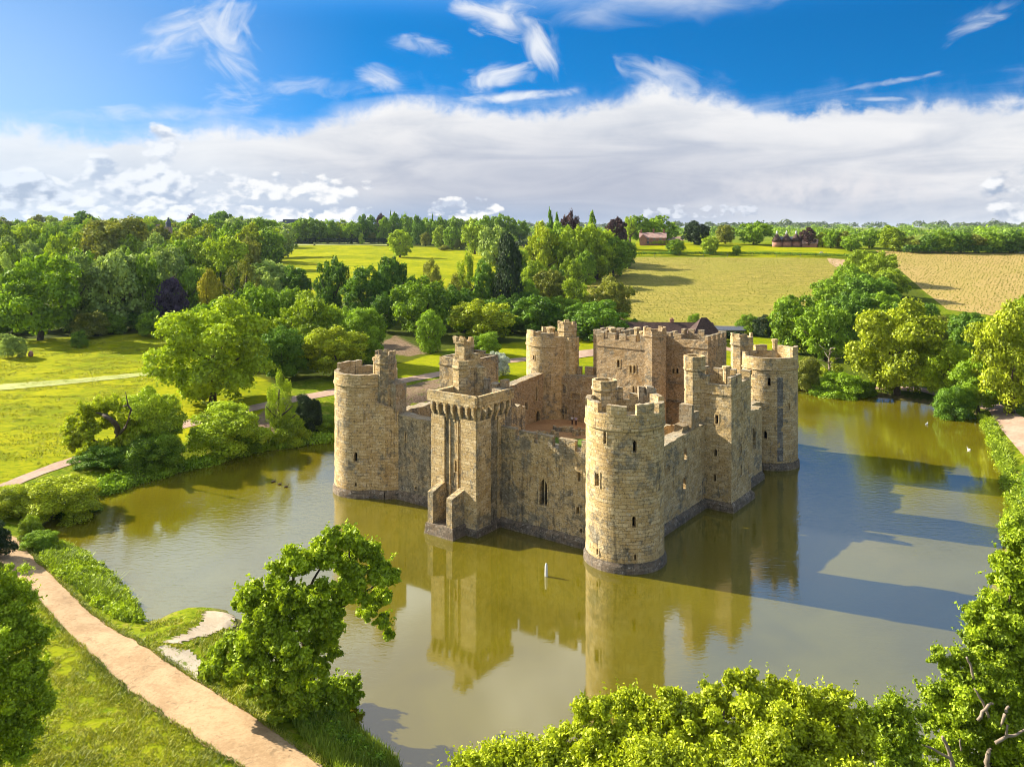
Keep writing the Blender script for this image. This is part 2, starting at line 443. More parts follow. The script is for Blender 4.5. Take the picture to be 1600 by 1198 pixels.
def stone_mat(name, bw=0.62, bh=0.30, light=(0.86, 0.655, 0.355), mid=(0.62, 0.425, 0.175), grey=(0.225, 0.195, 0.132), dark=(0.055, 0.047, 0.036),
              stain=0.5, ochre=0.35, mortar=0.5):
    m, t, bs, _ = new_mat(name)
    uv = t.node('ShaderNodeTexCoord').outputs['UV']
    P = geo_co(t)
    wob = t.noise(P, 1.3, 3, 0.5, out=1)
    uvw = t.node('ShaderNodeVectorMath', operation='MULTIPLY_ADD')
    t.l.new(wob, uvw.inputs[0]); uvw.inputs[1].default_value = (0.10, 0.10, 0); t.l.new(uv, uvw.inputs[2])
    br = t.node('ShaderNodeTexBrick'); br.offset = 0.5; br.squash = 1.0
    t.l.new(uvw.outputs[0], br.inputs['Vector'])
    br.inputs['Color1'].default_value = (0.0, 0.0, 0.0, 1); br.inputs['Color2'].default_value = (1, 1, 1, 1)
    br.inputs['Mortar'].default_value = (0.5, 0.5, 0.5, 1)
    br.inputs['Scale'].default_value = 1.0; br.inputs['Mortar Size'].default_value = 0.022
    br.inputs['Mortar Smooth'].default_value = 0.35; br.inputs['Bias'].default_value = 0.0
    br.inputs['Brick Width'].default_value = bw; br.inputs['Row Height'].default_value = bh
    blk = t.node('ShaderNodeSeparateColor'); t.l.new(br.outputs['Color'], blk.inputs[0])
    bfac = blk.outputs[0]; mort = br.outputs['Fac']
    nbig = t.noise(P, 0.22, 5, 0.62, 0.4)
    nmid = t.noise(P, 0.9, 6, 0.66, 0.6)
    nfin = t.noise(P, 5.5, 5, 0.7)
    # streaks run down the face
    st = t.node('ShaderNodeVectorMath', operation='MULTIPLY'); t.l.new(P, st.inputs[0]); st.inputs[1].default_value = (2.1, 2.1, 0.17)
    nst = t.noise(st.outputs[0], 1.0, 5, 0.6, 0.3)
    base = t.mix(t.step(t.add(t.mul(bfac, 0.75), t.mul(t.sub(nfin, 0.5), 0.9)), 0.05, 0.95), mid, light)
    och = t.mul(t.step(t.noise(P, 0.33, 4, 0.6, 0.8), 0.52, 0.68), ochre)
    base = t.mix(och, base, (0.46, 0.26, 0.075))
    g = t.mul(t.step(t.add(nbig, t.mul(t.sub(nmid, 0.5), 0.9)), 0.60 - 0.22 * stain, 0.80 - 0.22 * stain), 0.92)
    base = t.mix(g, base, t.mix(t.step(bfac, 0.0, 1.0), grey, tuple(c * 1.55 for c in grey)))
    dk = t.mul(t.step(t.add(t.mul(nst, 0.7), t.mul(nmid, 0.4)), 0.63 - 0.10 * stain, 0.80 - 0.10 * stain), 0.72)
    base = t.mix(dk, base, dark)
    base = t.mix(t.step(t.noise(P, 4.2, 4, 0.75), 0.53, 0.63, 0.0, 0.85), base, tuple(c * 0.32 for c in mid))
    lich = t.step(t.noise(P, 2.6, 6, 0.75), 0.56, 0.66, 0.0, 0.7)
    base = t.mix(lich, base, (0.64, 0.58, 0.47))
    base = t.mix(t.mul(mort, t.mul(t.step(nmid, 0.40, 0.60, 0.25, 1.0), mortar)), base, (0.13, 0.10, 0.06))
    t.put(bs.inputs['Base Color'], t.mix(1.0, base, (AL, AL, AL), 'MULTIPLY'))
    bs.inputs['Roughness'].default_value = 0.95
    h = t.add(t.add(t.mul(mort, -0.7), t.mul(nfin, 0.75)), t.add(t.mul(bfac, 0.35), t.mul(nmid, 0.6)))
    bump(t, bs, h, 0.9, 0.09)
    return m
M = {}
M['ashlar'] = stone_mat('ashlar', 0.85, 0.40, stain=0.40, ochre=0.40, mortar=0.6)
M['rubble'] = stone_mat('rubble', 0.46, 0.23, stain=0.80, ochre=0.5, mortar=0.5)
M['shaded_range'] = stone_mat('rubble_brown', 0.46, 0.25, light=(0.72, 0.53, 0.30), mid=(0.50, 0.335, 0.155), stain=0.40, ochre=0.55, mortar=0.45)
M['stain'] = stone_mat('stained', 0.5, 0.26, light=(0.66, 0.54, 0.32), mid=(0.42, 0.31, 0.155), stain=0.98, ochre=0.35)
M['plinth'] = stone_mat('plinth', 0.7, 0.36, light=(0.36, 0.28, 0.19), mid=(0.20, 0.145, 0.09), grey=(0.12, 0.10, 0.075), dark=(0.035, 0.03, 0.025), stain=0.8, ochre=0.12, mortar=0.5)
M['coping'] = stone_mat('coping', 0.9, 0.6, light=(0.50, 0.42, 0.28), mid=(0.40, 0.30, 0.17), stain=0.3, ochre=0.55, mortar=0.3)
M['room_shade'] = flat('painted_room_shade', (0.012, 0.010, 0.009), 1.0)  # darkness of unlit rooms put into the colour of the window backs
M['timber'] = flat('old_timber', (0.12, 0.075, 0.04))
M['brick'] = flat('red_brick', (0.46, 0.22, 0.15), var=0.3, scale=1.2)
M['tile'] = flat('brown_tile', (0.085, 0.048, 0.036), var=0.4, scale=1.4)
M['redtile'] = flat('red_tile', (0.50, 0.31, 0.25), var=0.3, scale=1.0)
M['slate'] = flat('slate', (0.13, 0.14, 0.17))
M['white'] = flat('white_paint', (0.75, 0.73, 0.68), var=0.08)
M['glass'] = flat('window_glass', (0.03, 0.035, 0.04), 0.15)
M['bark'] = flat('bark', (0.10, 0.072, 0.045), var=0.45, scale=2.5)
M['deadwood'] = flat('bare_wood', (0.30, 0.23, 0.165), var=0.3, scale=3)
M['fence'] = flat('weathered_board', (0.17, 0.15, 0.13), var=0.35, scale=2)

def path_mat(name, a, b, scale=1.0, grass=None):
    m, t, bs, _ = new_mat(name)
    P = geo_co(t)
    n = t.noise(P, 0.35 * scale, 5, 0.65, 0.5); f = t.noise(P, 3.0 * scale, 5, 0.7)
    k = t.step(t.add(t.mul(n, 0.6), t.mul(f, 0.45)), 0.40, 0.66)
    c = t.mix(k, a, b)
    c = t.mix(t.step(t.noise(P, 1.1 * scale, 6, 0.7, 0.8), 0.55, 0.68, 0.0, 0.6), c, tuple(x * 0.55 for x in a))
    c = t.mix(t.step(t.noise(P, 7.0 * scale, 3, 0.7), 0.60, 0.68, 0.0, 0.5), c, tuple(x * 0.5 for x in a))
    if grass: c = t.mix(t.step(t.noise(P, 0.5 * scale, 5, 0.7), 0.52, 0.60), c, grass)
    t.put(bs.inputs['Base Color'], t.mix(1.0, c, (AL, AL, AL), 'MULTIPLY'))
    bump(t, bs, t.add(f, n), 0.5, 0.05)
    return m
M['path'] = path_mat('sandy_path', (0.41, 0.255, 0.120), (0.58, 0.39, 0.200))
M['pinkpath'] = path_mat('pink_gravel', (0.40, 0.25, 0.165), (0.52, 0.36, 0.25), 0.5)
M['track'] = path_mat('mown_track', (0.34, 0.37, 0.06), (0.45, 0.45, 0.12), 0.5)
M['sand'] = path_mat('bare_sand', (0.52, 0.40, 0.255), (0.66, 0.53, 0.37))
M['court'] = path_mat('court_earth', (0.40, 0.205, 0.08), (0.56, 0.31, 0.13), 0.8)
M['lawn'] = path_mat('court_lawn', (0.08, 0.15, 0.012), (0.16, 0.23, 0.015), 1.5)
M['soil'] = path_mat('bare_bank', (0.20, 0.115, 0.065), (0.36, 0.25, 0.165), 1.4)

# ground: meadow grass with drier, darker and bare patches of its own
def ground_mat():
    m, t, bs, _ = new_mat('meadow')
    P = geo_co(t)
    at_ = t.node('ShaderNodeAttribute'); at_.attribute_name = 'cover'
    sc = t.node('ShaderNodeSeparateColor'); t.l.new(at_.outputs['Color'], sc.inputs[0])
    bright, wood, bare = sc.outputs
    a = t.noise(P, 0.045, 5, 0.6, 0.5); b = t.noise(P, 0.7, 6, 0.75, 0.6); c3 = t.noise(P, 3.0, 4, 0.7)
    k = t.step(t.add(t.mul(a, 0.55), t.add(t.mul(b, 0.35), t.mul(c3, 0.2))), 0.42, 0.68)
    rough = t.mix(k, (0.10, 0.17, 0.006), (0.27, 0.31, 0.010))
    rough = t.mix(t.step(b, 0.54, 0.62, 0.0, 0.75), rough, (0.36, 0.30, 0.055))
    rough = t.mix(t.step(t.noise(P, 1.6, 5, 0.7, 0.5), 0.52, 0.60, 0.0, 0.7), rough, (0.055, 0.105, 0.004))
    st = t.node('ShaderNodeVectorMath', operation='MULTIPLY'); t.l.new(P, st.inputs[0]); st.inputs[1].default_value = (0.30, 1.0, 1.0)
    tuft = t.noise(st.outputs[0], 1.1, 5, 0.7, 0.4)
    mead = t.mix(t.step(t.add(t.mul(a, 0.5), t.mul(tuft, 0.6)), 0.42, 0.66), (0.19, 0.235, 0.002), (0.42, 0.40, 0.003))
    mead = t.mix(t.step(t.noise(st.outputs[0], 2.3, 4, 0.75, 0.3), 0.53, 0.64, 0.0, 0.75), mead, (0.10, 0.18, 0.004))
    col = t.mix(bright, rough, mead)
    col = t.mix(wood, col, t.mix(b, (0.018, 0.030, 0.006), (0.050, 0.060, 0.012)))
    soil = t.mix(t.step(c3, 0.35, 0.65), (0.16, 0.095, 0.055), (0.34, 0.24, 0.155))
    col = t.mix(t.mul(bare, t.step(b, 0.25, 0.5)), col, soil)
    t.put(bs.inputs['Base Color'], t.mix(1.0, col, (AL, AL, AL), 'MULTIPLY'))
    bs.inputs['Specular IOR Level'].default_value = 0.02
    bump(t, bs, t.add(t.mul(b, 1.0), t.mul(c3, 0.5)), 0.8, 0.25)
    return m
M['meadow'] = ground_mat()

# ------------------------------------------------------------------ the ground as one sheet
def in_poly(x, y, poly):
    ins = np.zeros(np.shape(x), bool); n = len(poly)
    for i in range(n):
        ax, ay = poly[i]; bx, by = poly[(i + 1) % n]
        ins ^= ((ay > y) != (by > y)) & (x < ax + (y - ay) / (by - ay + 1e-12) * (bx - ax))
    return ins
def gpoly(pts):
    return [ground(*p)[:2] for p in pts]
def build_ground():
    ny, nx = GZ.shape
    v = np.stack([mx, my, GZ], -1).reshape(-1, 3)
    i = np.arange(nx - 1)[None, :] + (np.arange(ny - 1) * nx)[:, None]
    f = np.stack([i, i + 1, i + nx + 1, i + nx], -1).reshape(-1, 4)
    me = bpy.data.meshes.new('ground')
    me.from_pydata(v.tolist(), [], f.tolist())
    me.materials.append(M['meadow'])
    me.polygons.foreach_set('use_smooth', np.ones(len(f), bool))
    bright = np.zeros(mx.shape); wood = np.zeros(mx.shape); bare = np.zeros(mx.shape)
    for poly, val in ((gpoly([(-400, 615), (-400, 560), (0, 560), (140, 505), (270, 510), (420, 560), (430, 640), (290, 690), (130, 720), (0, 765), (-400, 860)]), 1.0),
                      (gpoly([(430, 384), (560, 380), (700, 388), (830, 395), (830, 425), (700, 470), (560, 470), (430, 452)]), 1.0),
                      (gpoly([(620, 552), (690, 552), (690, 585), (620, 590)]), 0.6),
                      (gpoly([(740, 545), (960, 518), (1250, 528), (1250, 600), (740, 600)]), 0.75),
                      (gpoly([(-60, 900), (0, 890), (45, 925), (100, 990), (200, 1085), (320, 1170), (380, 1230), (200, 1300), (-100, 1300)]), 0.35),
                      (gpoly([(990, 378), (1320, 384), (1320, 403), (990, 399)]), 0.9)):
        bright[in_poly(mx, my, poly)] = val
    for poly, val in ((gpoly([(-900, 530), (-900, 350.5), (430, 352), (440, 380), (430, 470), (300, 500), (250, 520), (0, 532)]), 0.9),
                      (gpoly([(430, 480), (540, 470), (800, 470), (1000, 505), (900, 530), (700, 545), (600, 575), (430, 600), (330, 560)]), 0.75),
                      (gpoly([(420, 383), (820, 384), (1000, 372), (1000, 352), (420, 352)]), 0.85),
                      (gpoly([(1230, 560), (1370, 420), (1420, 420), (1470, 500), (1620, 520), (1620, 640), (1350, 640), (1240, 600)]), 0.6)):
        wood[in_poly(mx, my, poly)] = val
    for poly, val in ((gpoly([(596, 535), (618, 524), (668, 552), (640, 556), (600, 552)]), 1.0),
                      (gpoly([(632, 603), (690, 590), (690, 634), (630, 640)]), 1.0),
                      (gpoly([(398, 655), (420, 636), (440, 640), (432, 690), (402, 690)]), 1.0)):
        bare[in_poly(mx, my, poly)] = val
    sd = moat_sd(mx, my)
    bare = np.maximum(bare, 0.55 * ((sd > -3) & (sd < 0.9)))
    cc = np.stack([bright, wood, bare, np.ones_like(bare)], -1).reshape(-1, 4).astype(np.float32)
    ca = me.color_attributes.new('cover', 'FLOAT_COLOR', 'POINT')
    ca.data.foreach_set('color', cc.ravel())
    me.update()
    o = bpy.data.objects.new('ground', me); COL.objects.link(o)
    tag(o, kind='structure')
build_ground()

# ------------------------------------------------------------------ moat water
def build_water():
    m, t, bs, _ = new_mat('moat_water')
    P = geo_co(t)
    n = t.noise(P, 0.05, 4, 0.55, 0.6)
    t.put(bs.inputs['Base Color'], t.mix(t.step(n, 0.35, 0.65), S((0.125, 0.102, 0.0030)), S((0.160, 0.133, 0.006))))
    bs.inputs['Roughness'].default_value = 0.045
    bs.inputs['IOR'].default_value = 2.45
    bs.inputs['Specular IOR Level'].default_value = 0.5
    # wind: ruffled water out in the open, calmer lanes between
    calm = t.noise(P, 0.028, 3, 0.5, 0.8)
    sp = t.node('ShaderNodeSeparateXYZ'); t.l.new(P, sp.inputs[0])
    lx = t.m('DIVIDE', t.add(sp.outputs[0], 1.0), 15.0); ly = t.m('DIVIDE', t.sub(sp.outputs[1], 76.0), 24.0)
    lee = t.step(t.add(t.add(t.mul(lx, lx), t.mul(ly, ly)), t.mul(t.sub(calm, 0.5), 3.0)), 0.5, 1.4, 0.12, 1.0)    # sheltered water under the south front
    ruf = t.mul(t.step(calm, 0.40, 0.58, 0.35, 1.7), lee)
    s1 = t.node('ShaderNodeVectorMath', operation='MULTIPLY'); t.l.new(P, s1.inputs[0]); s1.inputs[1].default_value = (1.0, 2.1, 1.0)
    r1 = t.noise(s1.outputs[0], 0.9, 3, 0.55, 0.6); r2 = t.noise(s1.outputs[0], 3.2, 2, 0.5, 0.3)
    h = t.mul(t.add(t.mul(r1, 0.7), t.mul(r2, 0.22)), ruf)
    bump(t, bs, h, 0.42, 0.05)
    mb = MB()
    xs = np.linspace(-85, 115, 41); ys = np.linspace(36, 215, 37)
    ids = [[mb.vert((x, y, 0), (x, y)) for x in xs] for y in ys]
    for j in range(len(ys) - 1):
        for i in range(len(xs) - 1):
            cx_, cy_ = (xs[i] + xs[i + 1]) / 2, (ys[j] + ys[j + 1]) / 2
            if float(moat_sd(np.array([cx_]), np.array([cy_]))[0]) < 7.5:
                mb.face((ids[j][i], ids[j][i + 1], ids[j + 1][i + 1], ids[j + 1][i]))
    o = mb.build('moat_water', m)
    tag(o, kind='structure')
build_water()

# ------------------------------------------------------------------ draped sheets: paths and fields
def resample(pts, n):
    pts = [Vector((p[0], p[1])) for p in pts]
    L = [0]
    for a, b in zip(pts, pts[1:]): L.append(L[-1] + (b - a).length)
    res = []
    for k in range(n):
        d = L[-1] * k / (n - 1); i = 0
        while i < len(pts) - 2 and L[i + 1] < d: i += 1
        t_ = (d - L[i]) / max(1e-9, L[i + 1] - L[i])
        res.append(pts[i].lerp(pts[i + 1], t_))
    return res
def drape(name, ea, eb, mat, n=60, m_=6, off=0.05, kind='structure', jag=0.0, floor=None):
    A = resample(ea, n); B = resample(eb, n)
    mb = MB(); ids = []
    rng = random.Random(len(name) * 7 + n)
    for k in range(n):
        row = []
        for j in range(m_ + 1):
            p = A[k].lerp(B[k], j / m_)
            if jag and j in (0, m_):
                p = p + (A[k] - B[k]).normalized() * (rng.uniform(-1, 1) * jag)
            z = hz(p.x, p.y) + off
            if floor is not None: z = max(z, floor)
            row.append(mb.vert((p.x, p.y, z), (p.x, p.y)))
        ids.append(row)
    up = (A[1] - A[0]).cross(B[0] - A[0]) > 0
    for k in range(n - 1):
        for j in range(m_):
            q = (ids[k][j], ids[k + 1][j], ids[k + 1][j + 1], ids[k][j + 1])
            mb.face(q if up else q[::-1], smooth=True)
    o = mb.build(name, mat)
    if kind: tag(o, kind=kind)
    return o
def edge(pts): return [ground(*p)[:2] for p in pts]

drape('sandy_path', edge([(-160, 800), (-60, 850), (0, 882), (45, 922), (100, 985), (200, 1080), (320, 1165), (400, 1215), (520, 1300)]),
      edge([(-100, 780), (-20, 820), (30, 843), (62, 880), (140, 955), (240, 1018), (330, 1075), (420, 1135), (500, 1195), (640, 1290)]), M['path'], 130, 10, 0.06, jag=0.16)
drape('bank_path', edge([(-160, 845), (0, 757), (60, 733), (120, 712), (190, 690), (250, 668), (310, 652), (400, 632), (530, 606), (610, 594), (690, 580), (780, 563), (850, 556), (930, 545)]),
      edge([(-160, 862), (0, 770), (60, 744), (125, 722), (195, 700), (255, 678), (315, 662), (405, 640), (530, 616), (610, 602), (690, 588), (780, 569), (850, 562), (932, 549)]), M['pinkpath'], 160, 4, 0.08, jag=0.15)
drape('lawn_path', edge([(928, 549), (890, 553), (840, 560)]), edge([(932, 556), (892, 562), (842, 570)]), M['pinkpath'], 30, 3, 0.12)
drape('tea_room_path', edge([(1104, 537), (1130, 541), (1165, 549), (1250, 566)]), edge([(1104, 541), (1130, 546), (1165, 555), (1250, 573)]), M['pinkpath'], 30, 3, 0.08)
drape('mown_track', edge([(-200, 615), (0, 601), (120, 592), (245, 581)]), edge([(-200, 628), (0, 610), (120, 599), (245, 586)]), M['track'], 60, 3, 0.1, jag=0.3)
drape('shore_path', edge([(1330, 604), (1400, 610), (1440, 612), (1500, 628), (1545, 641), (1562, 668), (1580, 690), (1640, 760)]),
      edge([(1330, 600), (1400, 604), (1440, 606), (1500, 616), (1560, 630), (1605, 655), (1660, 690), (1720, 740)]), M['pinkpath'], 60, 4, 0.08)
SPIT = [(256, 1004), (285, 992), (312, 974), (322, 955), (350, 954), (366, 966), (364, 980), (322, 993), (274, 1006)]
SCRAPE = [(226, 1024), (255, 1010), (285, 1018), (312, 1020), (322, 1040), (318, 1066), (290, 1060), (258, 1044)]
drape('sandy_spit', edge([(256, 1004), (285, 992), (312, 974), (322, 955)]), edge([(274, 1006), (322, 993), (364, 980), (364, 962)]), M['sand'], 60, 6, 0.06, jag=0.4)
drape('sandy_scrape', edge([(226, 1026), (262, 1046), (312, 1072)]), edge([(252, 1008), (300, 1018), (322, 1040)]),
      path_mat('scraped_sand', (0.50, 0.40, 0.27), (0.60, 0.50, 0.36), 2.2, (0.17, 0.21, 0.02)), 24, 6, 0.05, jag=0.35)

def field_mat(name, a, b, c_):
    m, t, bs, _ = new_mat(name)
    P = geo_co(t)
    st = t.node('ShaderNodeVectorMath', operation='MULTIPLY'); t.l.new(P, st.inputs[0]); st.inputs[1].default_value = (0.10, 0.55, 0.3)
    n = t.noise(st.outputs[0], 1.0, 5, 0.65, 0.4); f = t.noise(P, 0.45, 5, 0.7); g = t.noise(P, 0.03, 3, 0.5)
    col = t.mix(t.step(t.add(t.mul(n, 0.55), t.mul(f, 0.5)), 0.40, 0.66), a, b)
    col = t.mix(t.step(g, 0.40, 0.66, 0.0, 0.6), col, c_)
    t.put(bs.inputs['Base Color'], t.mix(1.0, col, (AL, AL, AL), 'MULTIPLY'))
    bump(t, bs, f, 0.6, 0.3)
    return m
M['field'] = field_mat('young_vineyard_soil', (0.215, 0.190, 0.010), (0.42, 0.325, 0.045), (0.29, 0.265, 0.016))
M['field2'] = field_mat('vineyard_soil', (0.37, 0.26, 0.055), (0.53, 0.365, 0.115), (0.40, 0.30, 0.060))
FA = (edge([(905, 440), (925, 424), (950, 409), (1000, 402), (1100, 402), (1200, 403), (1316, 405)]), edge([(930, 470), (975, 492), (1000, 506), (1100, 515), (1160, 515), (1215, 505), (1300, 470)]))
FB = (edge([(1368, 392), (1450, 393), (1600, 396), (1700, 398), (1900, 400)]), edge([(1440, 452), (1480, 484), (1600, 500), (1700, 505), (1900, 510)]))
drape('tan_field', FA[0], FA[1], M['field'], 90, 60, 0.12)
drape('vine_field', FB[0], FB[1], M['field2'], 90, 60, 0.12)
drape('field_track', edge([(1292, 404), (1312, 406), (1320, 407)]), edge([(1296, 412), (1310, 421), (1318, 424)]), M['path'], 10, 4, 0.35)
drape('sandy_rim', edge([(445, 381), (520, 380.3), (575, 380.0), (605, 381)]), edge([(448, 384.5), (520, 383.5), (575, 383), (605, 384)]), M['track'], 40, 3, 0.3)
# ------------------------------------------------------------------ the castle
CU = Vector((-0.8041, 0.5945)); CV = Vector((0.5945, 0.8041)); C0 = Vector((13.04, 95.8))
def cw(u, v): return (C0.x + CU.x * u + CV.x * v, C0.y + CU.y * u + CV.y * v)
LU, LV = 42.8, 48.2
castle = empty('castle', (*cw(LU / 2, LV / 2), 0))
tag(castle, 'ruined medieval stone castle with four round corner towers standing in the moat', 'castle')
CO = Vector(castle.location)
srng = random.Random(5)

def part(mb, name, mats, parent=castle, label=None):
    """link a castle part; geometry is written in world metres and moved under its parent"""
    o = mb.build(name, mats)
    o.parent = parent
    w = Vector((0, 0, 0)); q = parent
    while q is not None: w += Vector(q.location); q = q.parent
    o.location = -w
    if label: o['label'] = label
    return o

def breaks(a, b, step, extra):
    n = max(1, int(round((b - a) / step)))
    s = [a + (b - a) * k / n for k in range(n + 1)]
    for e in extra:
        s = [q for q in s if abs(q - e) > step * 0.32 or q in (a, b)]
    return sorted(set(s + [e for e in extra if a < e < b]))

def skin(mb, fn, s0, s1, z0, z1, wins=(), step=0.55, top=None, rough=0.035, mi=0, smooth=False, uoff=0.0, flip=False):
    """wall face with window holes. fn(s) -> (x, y, nx, ny) with outward normal"""
    ss = breaks(s0, s1, step, [w[0] - w[2] / 2 for w in wins] + [w[0] + w[2] / 2 for w in wins])
    zs = breaks(z0, z1, step, [w[1] - w[3] / 2 for w in wins] + [w[1] + w[3] / 2 for w in wins])
    ids = []
    for j, z in enumerate(zs):
        row = []
        for i, s in enumerate(ss):
            x, y, nx, ny = fn(s)
            zz = z
            if top is not None and j == len(zs) - 1: zz = top(s)
            d = float(vnoise(np.array([s * 1.7 + uoff]), np.array([z * 1.9]), 11)[0]) * rough * 2
            if i in (0, len(ss) - 1): d = 0
            row.append(mb.vert((x + nx * d, y + ny * d, zz), (s + uoff, zz)))
        ids.append(row)
    for j in range(len(zs) - 1):
        for i in range(len(ss) - 1):
            sc, zc = (ss[i] + ss[i + 1]) / 2, (zs[j] + zs[j + 1]) / 2
            if any(abs(sc - w[0]) < w[2] / 2 and abs(zc - w[1]) < w[3] / 2 for w in wins): continue
            q = (ids[j][i], ids[j][i + 1], ids[j + 1][i + 1], ids[j + 1][i])
            mb.face(q[::-1] if flip else q, mi, smooth)

def window(fn, w, parent, depth=0.7, back=True, name='window', arch=True, mat=None):
    """the window itself: splayed reveal, back face painted near-black for an unlit room, pointed head, sill and surround"""
    sc, zc, ww, hh = w[:4]
    mb = MB()
    def pt(s, z, d):
        x, y, nx, ny = fn(s)
        return (x - nx * d, y - ny * d, z)
    a, b, c, d_ = sc - ww / 2, sc + ww / 2, zc - hh / 2, zc + hh / 2
    e = 0.0
    o_ = [pt(a, c, -0.0), pt(b, c, 0), pt(b, d_, 0), pt(a, d_, 0)]
    i_ = [pt(a, c, depth), pt(b, c, depth), pt(b, d_, depth), pt(a, d_, depth)]
    for k in range(4):
        k2 = (k + 1) % 4
        mb.poly([o_[k], i_[k], i_[k2], o_[k2]], 0)
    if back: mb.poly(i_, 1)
    if arch and ww > 0.3:
        r = min(hh * 0.35, ww * 0.75)
        for sg, s_ in ((1, a), (-1, b)):
            P_ = [pt(s_, d_, 0.06), pt(s_ + sg * ww * 0.5, d_, 0.06), pt(s_ + sg * ww * 0.22, d_ - r * 0.42, 0.06), pt(s_, d_ - r, 0.06)]
            mb.poly(P_ if sg < 0 else P_[::-1], 0)
    if len(w) > 4 and w[4] == 'mullion':
        mb.hexa([pt(sc - 0.07, c, 0.35), pt(sc + 0.07, c, 0.35), pt(sc + 0.07, c, 0.2), pt(sc - 0.07, c, 0.2)],
                [pt(sc - 0.07, d_, 0.35), pt(sc + 0.07, d_, 0.35), pt(sc + 0.07, d_, 0.2), pt(sc - 0.07, d_, 0.2)], 0)
    # raised dressed surround
    t = 0.16 if ww < 0.5 else 0.2
    def bar(s1, s2, z1, z2):
        mb.hexa([pt(s1, z1, -0.05), pt(s2, z1, -0.05), pt(s2, z1, 0.12), pt(s1, z1, 0.12)],
                [pt(s1, z2, -0.05), pt(s2, z2, -0.05), pt(s2, z2, 0.12), pt(s1, z2, 0.12)], 0)
    bar(a - t, a - 0.004, c, d_); bar(b + 0.004, b + t, c, d_); bar(a - t, b + t, d_ + 0.004, d_ + t); bar(a - t, b + t, c - t * 0.8, c - 0.004)
    return part(mb, name, [mat or M['ashlar'], M['room_shade']], parent)

def line_fn(p, q, side=1):
    """straight face from p to q; outward is to the right of p->q (side=1)"""
    px_, py_ = p; dx, dy = q[0] - px_, q[1] - py_
    L = math.hypot(dx, dy); dx /= L; dy /= L
    n = (dy * side, -dx * side)
    return (lambda s: (px_ + dx * s, py_ + dy * s, n[0], n[1])), L
def round_fn(cx, cy, r):
    return lambda s: (cx + r * math.cos(s / r), cy + r * math.sin(s / r), math.cos(s / r), math.sin(s / r))

def jbox(mb, corners, z0, z1, mi=0, j=0.05, cap=None):
    """block of masonry with knocked corners; corners are four points counter-clockwise"""
    b = [(x + srng.uniform(-j, j) * 0.6, y + srng.uniform(-j, j) * 0.6, z0) for x, y in corners]
    t = [(x + srng.uniform(-j, j), y + srng.uniform(-j, j), z1 + srng.uniform(-j, j)) for x, y in corners]
    mb.hexa(b, t, mi)
    if cap is not None:
        cx_ = sum(p[0] for p in t) / 4; cy_ = sum(p[1] for p in t) / 4
        g = [(cx_ + (p[0] - cx_) * 1.06, cy_ + (p[1] - cy_) * 1.12) for p in t]
        zt = sum(p[2] for p in t) / 4
        mb.hexa([(x, y, zt + 0.003) for x, y in g], [(cx_ + (x - cx_) * .97, cy_ + (y - cy_) * .9, zt + 0.16) for x, y in g], cap)

def arc_block(mb, cx, cy, r0, r1, a0, a1, z0, z1, mi=0, cap=None, n=None, rag=0.0):
    n = n or max(2, int(abs(a1 - a0) * r1 / 0.5))
    ang = [a0 + (a1 - a0) * k / n for k in range(n + 1)]
    zt = [z1 + (srng.uniform(-rag, rag) if rag else 0) for _ in ang]
    def p(r, a, z): return (cx + r * math.cos(a), cy + r * math.sin(a), z)
    for k in range(n):
        A, B = ang[k], ang[k + 1]; za, zb = zt[k], zt[k + 1]
        mb.poly([p(r1, A, z0), p(r1, B, z0), p(r1, B, zb), p(r1, A, za)], mi, [(r1 * A, z0), (r1 * B, z0), (r1 * B, zb), (r1 * A, za)])
        mb.poly([p(r0, B, z0), p(r0, A, z0), p(r0, A, za), p(r0, B, zb)], mi, [(r0 * B, z0), (r0 * A, z0), (r0 * A, za), (r0 * B, zb)])
        mb.poly([p(r0, A, za), p(r1, A, za), p(r1, B, zb), p(r0, B, zb)], mi if cap is None else cap)
    for a, z, fl in ((a0, zt[0], 1), (a1, zt[-1], 0)):
        q = [p(r0, a, z0), p(r1, a, z0), p(r1, a, z), p(r0, a, z)]
        mb.poly(q if fl else q[::-1], mi)

